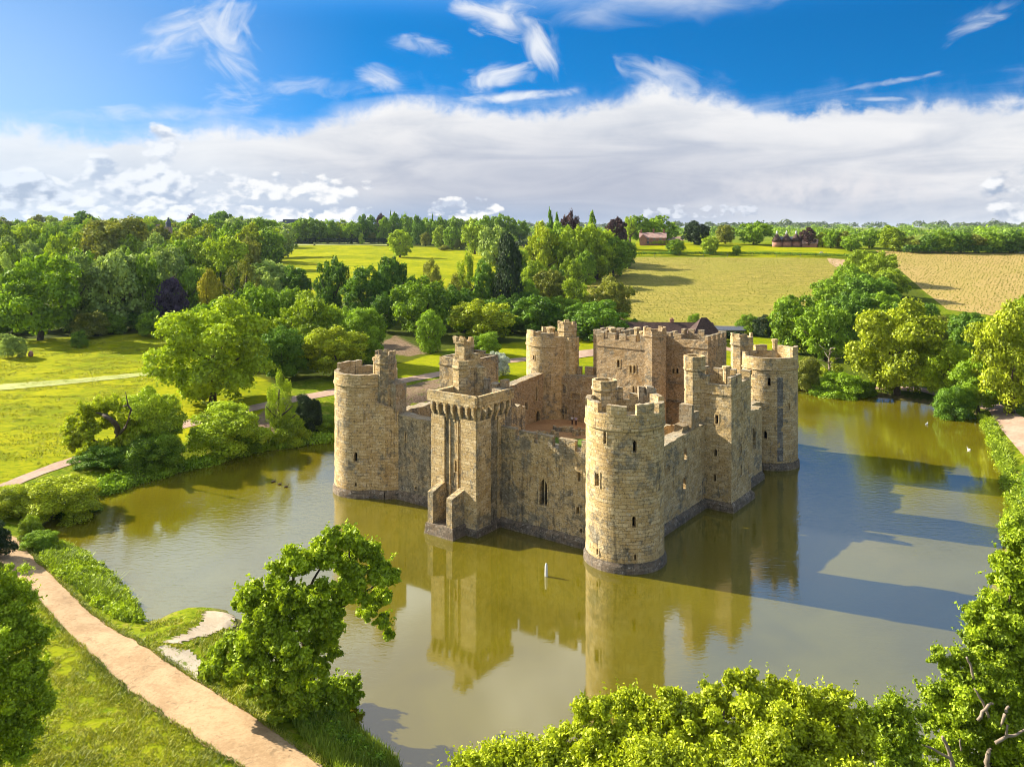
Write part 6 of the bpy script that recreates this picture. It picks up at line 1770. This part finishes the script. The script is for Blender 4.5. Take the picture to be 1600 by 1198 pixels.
# ------------------------------------------------------------------ buildings
def house(name, label, px, base, w_m, d_m, eave, ridge, yaw, wall, roof, Y=None, chim=(), wins=(), cat='house', hip=False, door=None):
    """gabled house: walls, roof, chimneys, windows as parts. wins: (x along front, z, w, h)"""
    if Y is None: x, Y, z = ground(px, base)
    else: x = (px - CX) / F * Y; z = hz(x, Y)
    root = empty(name, (x, Y, z)); root.rotation_euler = (0, 0, yaw); tag(root, label, cat)
    hw, hd = w_m / 2, d_m / 2
    mb = MB()
    mb.box(-hw, hw, -hd, hd, -1.5, eave, 0)
    if not hip:
        for s in (-1, 1):
            tri = [(s * hw, -hd, eave), (s * hw, hd, eave), (s * hw, 0, ridge - .12)]
            mb.poly(tri if s > 0 else tri[::-1], 0)
    b = mb.build('wall', M[wall]); b.parent = root
    rb = MB(); e = .45; k = hd * .9 if hip else -e
    zo = eave - .18
    r0 = (-hw + k, 0, ridge); r1 = (hw - k, 0, ridge)
    A_, B__, C_, D_ = (-hw - e, -hd - e, zo), (hw + e, -hd - e, zo), (hw + e, hd + e, zo), (-hw - e, hd + e, zo)
    rb.poly([A_, B__, r1, r0], 0); rb.poly([C_, D_, r0, r1], 0)
    if hip: rb.poly([B__, C_, r1], 0); rb.poly([D_, A_, r0], 0)
    lo = lambda p: (p[0], p[1], p[2] - .22)
    rb.poly([lo(B__), lo(A_), lo(r0), lo(r1)], 0); rb.poly([lo(D_), lo(C_), lo(r1), lo(r0)], 0)
    for p, q_ in ((A_, B__), (B__, r1), (r1, C_), (C_, D_), (D_, r0), (r0, A_)):
        rb.poly([p, lo(p), lo(q_), q_], 0)
    rf = rb.build('roof', M[roof]); rf.parent = root
    for cx_, cy_, top in chim:
        cb = MB(); cb.box(cx_ - .55, cx_ + .55, cy_ - .4, cy_ + .4, eave, top, 0); cb.box(cx_ - .65, cx_ + .65, cy_ - .5, cy_ + .5, top + .003, top + .25, 0)
        for s in (-.25, .25): cb.lathe(cx_ + s, cy_, [(.16, top + .25), (.12, top + .7)], 8)
        c_ = cb.build('chimney', M['brick']); c_.parent = rf
    for wx, wz, ww, wh in wins:
        wb = MB(); wb.box(wx - ww / 2, wx + ww / 2, -hd - .06, -hd + .05, wz - wh / 2, wz + wh / 2, 0)
        wo = wb.build('window', M['white']); wo.parent = root
        pb = MB()
        for a, b2 in ((-.44, -.04), (.04, .44)):
            for c2, d2 in ((-.44, -.03), (.03, .44)): pb.box(wx + ww * a, wx + ww * b2, -hd - .075, -hd - .03, wz + wh * c2, wz + wh * d2, 0)
        po = pb.build('pane', M['glass']); po.parent = wo
    return root
# tea room: long low range with a hipped brick end
tr_ = house('tea_room', 'long low cream tea room with a dark brown tiled roof behind the gatehouse', 1037, 531, 30, 6, 2.7, 5.6, R(-3), 'white', 'tile', chim=((2.6, .4, 6.3), (-13, .3, 6.0)),
            wins=((-9, 1.5, 1.6, 1.1), (-4, 1.5, 1.6, 1.1), (1, 1.5, 1.6, 1.1), (6, 1.5, 1.6, 1.1)), cat='building')
hp = house('brick_outbuilding', 'red brick outbuilding with a steep hipped brown roof and pale doors beside the tea room', 1100, 537, 8.5, 7.5, 3.1, 8.0, R(4), 'brick', 'tile', hip=True, cat='building')
db = MB(); db.box(-1.3, 1.7, -3.82, -3.68, 0, 2.5, 0); o = db.build('door', M['white']); o.parent = hp
sh = house('wooden_shed', 'low grey boarded shed behind the garden hedge', 1139, 523, 9, 3.5, 2.0, 2.9, R(-4), 'fence', 'slate', cat='shed')
fh = house('farmhouse', 'red brick farmhouse with a pale pinkish tiled roof and tall chimneys on the hill', 1020, 382.5, 17, 8, 4.9, 8.0, R(-10), 'brick', 'redtile', chim=((-7.6, 0, 9.2), (.5, 0, 9.8), (7.2, 0, 9.6)),
           wins=((-6.5, 3.9, 1.3, 1.2), (-3, 3.9, 1.3, 1.2), (1, 3.9, 1.3, 1.2), (5, 3.9, 1.3, 1.2), (-6.5, 1.7, 1.3, 1.6), (-3, 1.7, 1.3, 1.6)))
wg = MB(); wg.box(-8.4, -4.2, -6.2, -4.0, -1, 4.6, 0); wg.poly([(-8.4, -6.2, 4.6), (-4.2, -6.2, 4.6), (-6.3, -6.2, 6.8)], 0); o = wg.build('gable_wing', M['brick']); o.parent = fh
wr_ = MB()
for s in (-1, 1): 
    pts = [(-6.3 + s * 2.5, -6.5, 4.3), (-6.3, -6.5, 7.0), (-6.3, -1.0, 7.0), (-6.3 + s * 2.5, -1.0, 4.3)]
    wr_.poly(pts, 0)
o = wr_.build('gable_roof', M['redtile']); o.parent = fh
house('barn', 'low farm outbuilding with a pale tiled roof right of the farmhouse', 1053, 380, 13, 6, 2.4, 4.8, R(-6), 'brick', 'redtile', cat='barn')
house('white_cottage', 'white cottage half hidden among trees right of the sunlit field', 823, 383, 9, 7, 4.8, 8.5, R(35), 'white', 'redtile', chim=((2, 0, 9.6),), wins=((-2, 3.2, 1.2, 1.3), (2, 3.2, 1.2, 1.3)), Y=470)
gr = house('grey_house', 'grey house with a steep slate roof and dormers above the tree belt', 463, 360, 24, 9, 16.0, 23.5, R(22), 'white', 'slate', Y=795, wins=((-6, 14, 1.6, 1.8), (0, 14, 1.6, 1.8)))
for s in (-5, 3):
    d = MB(); d.box(s - 1, s + 1, -4.6, -1.2, 17.2, 19.2, 0); d.poly([(s - 1.2, -4.8, 19.2), (s + 1.2, -4.8, 19.2), (s + 1.2, -1.5, 20.2), (s - 1.2, -1.5, 20.2)], 0); o = d.build('dormer', M['white']); o.parent = gr
# oast houses: three round kilns with conical roofs and white cowls, and the barn they stand against
def kiln(px, label, s=1.0):
    x, Y, z = ground(px, 385.5)
    root = empty('oast_kiln', (x, Y, z)); tag(root, label, 'oast house', 'three round oast kilns')
    w = MB(); w.lathe(0, 0, [(3.1, -1), (3.1, 3.4)], 20); o = w.build('wall', M['brick']); o.parent = root
    r = MB(); r.lathe(0, 0, [(3.5, 3.3), (2.6, 5.0), (.7, 8.2)], 20); o = r.build('roof', M['tile']); o.parent = root
    c_ = MB(); c_.lathe(0, 0, [(.75, 8.2), (.62, 9.1), (.42, 9.9), (.1, 10.4)], 10); o = c_.build('cowl', M['white']); o.parent = root
kiln(1214, 'round oast kiln with a white cowl, first from the left of three')
kiln(1229, 'round oast kiln with a white cowl, middle of three')
kiln(1244, 'round oast kiln with a white cowl, last to the right of three')
house('oast_barn', 'slate roofed barn joining the three oast kilns', 1232, 384.6, 18, 8, 3.4, 6.2, R(-4), 'brick', 'slate', cat='barn')
house('barn', 'small red roofed barn right of the oast kilns', 1266, 386, 9, 6, 2.4, 5.4, R(-25), 'brick', 'redtile', cat='barn')
house('white_shed', 'small pale shed at the far right edge of the vineyard', 1596, 395.5, 6, 5, 2.2, 3.4, 0, 'white', 'slate', cat='shed')
# church-like cupola over the left wood
x, Y = (263 - CX) / F * 560, 560; z = hz(x, Y)
cu = empty('clock_turret', (x, Y, z)); tag(cu, 'small grey cupola and red chimneys rising out of the left wood', 'turret')
mb = MB(); mb.box(-2, 2, -2, 2, 0, 18.5 + 4, 0); o = mb.build('wall', M['redtile']); o.parent = cu
mb = MB(); mb.lathe(0, 0, [(1.7, 22.5), (1.7, 25), (2.0, 25.1), (1.3, 26.4), (.2, 29)], 8, 0, R(22.5), False); o = mb.build('cupola', M['slate']); o.parent = cu
mb = MB(); mb.box(-8, -5.4, -1.2, 1.2, 0, 24.2, 0); o = mb.build('chimney', M['redtile']); o.parent = cu

# ------------------------------------------------------------------ small things
def skinned(name, joints, edges, radii, mat, parent=None, loc=(0, 0, 0), sub=1):
    me = bpy.data.meshes.new(name); me.from_pydata(joints, edges, []); me.materials.append(mat)
    o = obj(name, me, parent); o.location = loc
    md = o.modifiers.new('skin', 'SKIN'); o.data.skin_vertices.new() if not o.data.skin_vertices else None
    for v_, r in zip(o.data.skin_vertices[0].data, radii): v_.radius = (r, r)
    o.data.skin_vertices[0].data[0].use_root = True
    sb_ = o.modifiers.new('sub', 'SUBSURF'); sb_.levels = sub; sb_.render_levels = sub
    return o
M['skin'] = flat('skin', (0.48, 0.28, 0.19), .6, .1); M['shirt'] = flat('white_shirt', (0.80, 0.78, 0.74), .8, .05); M['lilac'] = flat('lilac_top', (0.42, 0.34, 0.42), .8, .1)
M['trouser'] = flat('brown_trousers', (0.10, 0.06, 0.04)); M['hair'] = flat('dark_hair', (0.03, 0.02, 0.015)); M['feather'] = flat('white_feather', (0.85, 0.84, 0.80), .7, .04); M['duck'] = flat('brown_feather', (0.12, 0.08, 0.045), .7, .3)
M['bill'] = flat('orange_bill', (0.5, 0.17, 0.03), .5)
def person(px, py, label, top, yaw):
    X, Y = P0(px, py, 2.1)
    root = empty('person', (X, Y, 2.1)); root.rotation_euler = (0, 0, yaw); tag(root, label, 'person')
    J = [(0, 0, .95), (0, .01, 1.15), (0, .01, 1.40), (0, 0, 1.50), (0, -.02, 1.62), (0, -.02, 1.72), (-.18, 0, 1.40), (-.24, .03, 1.14), (-.24, -.08, .92), (-.24, -.12, .83), (.18, 0, 1.40), (.25, .03, 1.14), (.24, -.08, .92), (.24, -.12, .83),
         (-.09, 0, .90), (-.10, -.03, .50), (-.10, .03, .08), (-.10, -.12, .04), (.09, 0, .90), (.11, -.08, .50), (.11, .0, .08), (.11, -.15, .04)]
    E = [(0, 1), (1, 2), (2, 3), (3, 4), (4, 5), (2, 6), (6, 7), (7, 8), (8, 9), (2, 10), (10, 11), (11, 12), (12, 13), (0, 14), (14, 15), (15, 16), (16, 17), (0, 18), (18, 19), (19, 20), (20, 21)]
    Rr = [.14, .13, .15, .06, .095, .08, .065, .048, .036, .035, .065, .048, .036, .035, .09, .065, .045, .04, .09, .065, .045, .04]
    skinned('body', J, E, Rr, M['skin'], root)
    skinned('shirt', [(0, 0, .98), (0, .01, 1.16), (0, .01, 1.41), (-.19, 0, 1.40), (-.235, .02, 1.2), (.19, 0, 1.40), (.245, .02, 1.2)], [(0, 1), (1, 2), (2, 3), (3, 4), (2, 5), (5, 6)], [.165, .16, .175, .085, .07, .085, .07], top, root)
    skinned('trousers', [(0, 0, .96), (-.09, 0, .88), (-.10, -.03, .50), (-.10, .03, .12), (.09, 0, .88), (.11, -.08, .50), (.11, 0, .12)], [(0, 1), (1, 2), (2, 3), (0, 4), (4, 5), (5, 6)], [.16, .105, .085, .07, .105, .085, .07], M['trouser'], root)
    skinned('hair', [(0, .01, 1.66), (0, .02, 1.74)], [(0, 1)], [.11, .09], M['hair'], root)
person(894, 664, 'visitor in a white shirt standing in the courtyard', M['shirt'], 2.4)
person(900, 665, 'visitor in a lilac top just right of the white-shirted one in the courtyard', M['lilac'], 2.9)
def bird(px, py, label, mat, s, yaw, name='swan'):
    X, Y = P0(px, py, 0)
    root = empty(name, (X, Y, 0)); root.rotation_euler = (0, 0, yaw); tag(root, label, 'bird')
    root.scale = (s, s, s)
    skinned('body', [(0, 0, .12), (.28, 0, .16), (.46, 0, .26), (.52, 0, .50), (.50, 0, .74), (.62, 0, .80), (-.30, 0, .18), (-.55, 0, .28)], [(0, 1), (1, 2), (2, 3), (3, 4), (4, 5), (0, 6), (6, 7)], [.26, .22, .10, .055, .055, .06, .20, .05], mat, root, sub=2)
    skinned('bill', [(.66, 0, .79), (.78, 0, .76)], [(0, 1)], [.03, .015], M['bill'], root)
bird(1448, 663, 'white swan swimming on the upper right water', M['feather'], .65, .5)
bird(1514, 703, 'white swan near the right bank, lower of the two', M['feather'], .65, 2.0)
for px, py, lb in ((427, 753, 'brown duck leading the group on the left water'), (437, 757, 'brown duck in the middle of the group on the left water'), (447, 761, 'brown duck at the tail of the group on the left water')):
    bird(px, py, lb, M['duck'], .6, .3, 'duck')
bird(490, 692, 'pale waterbird near the bank left of the left round tower', M['feather'], .55, .6, 'duck')
# white marker standing in the moat
X, Y = P0(853.5, 900, 0)
mk = empty('marker_post', (X, Y, 0)); tag(mk, 'white upright marker standing in the water before the castle', 'marker')
mb = MB(); mb.lathe(0, 0, [(.16, -.6), (.17, .2), (.15, 1.1), (.10, 1.38), (.03, 1.46)], 10); o = mb.build('post', M['white']); o.parent = mk
# notice board by the path
x, Y, z = ground(315, 1064)
nb_ = empty('notice_board', (x, Y, z)); nb_.rotation_euler = (0, 0, R(25)); tag(nb_, 'small wooden notice board with a pale panel at the edge of the sandy path', 'sign')
for s in (-.22, .22):
    mb = MB(); mb.box(s - .05, s + .05, -.05, .05, -.3, 1.25, 0); o = mb.build('post', M['timber']); o.parent = nb_
mb = MB(); mb.box(-.17, .17, -.07, -.03, .55, 1.15, 0); o = mb.build('panel', M['white']); o.parent = nb_
mb = MB(); mb.box(-.17, .17, -.082, -.072, .57, .75, 0); o = mb.build('red_strip', M['brick']); o.parent = nb_
# bench on the meadow
def bench(px, py, label, mat):
    x, Y, z = ground(px, py)
    r = empty('park_bench', (x, Y, z)); tag(r, label, 'bench')
    mb = MB()
    for k in range(3): mb.box(-.9, .9, -.3 + k * .17, -.16 + k * .17, .42, .47, 0)
    o = mb.build('seat', mat); o.parent = r
    mb = MB()
    for k in range(3): mb.box(-.9, .9, .22, .26, .55 + k * .14, .66 + k * .14, 0)
    o = mb.build('backrest', mat); o.parent = r
    for s in (-.8, .8):
        for d in (-.25, .22):
            mb = MB(); mb.box(s - .04, s + .04, d - .03, d + .03, -.1, .42 if d < 0 else .95, 0); o = mb.build('leg', mat); o.parent = r
bench(138, 522, 'grey bench on the meadow right of the small rounded bush', M['fence'])
bench(1127, 536, 'pale bench in front of the clipped garden hedge', M['white'])
# grazing animals far off
def cow(px, py, label, mat, yaw):
    x, Y, z = ground(px, py)
    r = empty('cow', (x, Y, z)); r.rotation_euler = (0, 0, yaw); tag(r, label, 'animal')
    J = [(0, 0, 1.05), (.7, 0, 1.1), (1.0, 0, .95), (1.25, 0, .55), (1.4, 0, .38), (-.75, 0, 1.1), (-.95, 0, .7), (.65, .2, .6), (.65, .2, .05), (.65, -.2, .6), (.7, -.2, .05), (-.7, .2, .65), (-.75, .2, .3), (-.7, .2, .05), (-.7, -.2, .65), (-.75, -.2, .3), (-.68, -.2, .05)]
    E = [(0, 1), (1, 2), (2, 3), (3, 4), (0, 5), (5, 6), (1, 7), (7, 8), (1, 9), (9, 10), (5, 11), (11, 12), (12, 13), (5, 14), (14, 15), (15, 16)]
    skinned('body', J, E, [.42, .36, .2, .17, .11, .36, .05, .12, .06, .12, .06, .15, .08, .06, .15, .08, .06], mat, r)
M['cowhide'] = flat('dark_hide', (.05, .035, .03), .8, .2); M['fleece'] = flat('pale_fleece', (.6, .55, .45), .9, .1)
cow(1283, 397, 'pale grazing animal in the field below the oast kilns', M['fleece'], 0); cow(491, 384.5, 'dark grazing animal at the top of the sunlit field', M['cowhide'], 0)
# red jacket figure on the meadow track
x, Y, z = ground(48, 557)
mb = MB(); mb.lathe(0, 0, [(.5, 0), (.65, .5), (.5, 1.2), (.15, 1.5)], 10); o = mb.build('red_marker', M['brick'], loc=(x, Y, z)); tag(o, 'small red object on the meadow beside the pale bush at the left edge', 'marker')
# fence posts along the top of the tan field
for k in range(9):
    px = 985 + k * 38; x, Y, z = ground(px, 401.5)
    mb = MB(); mb.lathe(0, 0, [(.12, -.2), (.12, 1.5), (.02, 1.7)], 6); o = mb.build('fence_post', M['fence'], loc=(x, Y, z))
    tag(o, 'weathered fence post along the top of the tan field', 'fence post', 'fence posts along the top of the tan field')

# ------------------------------------------------------------------ the air between here and the horizon
hb = MB(); hb.box(-9000, 9000, -400, 9500, -4.0, 75.0, 0)
hm_ = bpy.data.materials.new('thin_haze'); hm_.use_nodes = True
ht = NT(hm_.node_tree); ht.n.clear()
hv = ht.node('ShaderNodeVolumePrincipled'); hv.inputs['Color'].default_value = (0.72, 0.84, 1.0, 1); hv.inputs['Density'].default_value = 0.000025; hv.inputs['Anisotropy'].default_value = 0.2
ho = ht.node('ShaderNodeOutputMaterial'); ht.l.new(hv.outputs[0], ho.inputs['Volume'])
o = hb.build('haze', hm_); tag(o, kind='stuff')
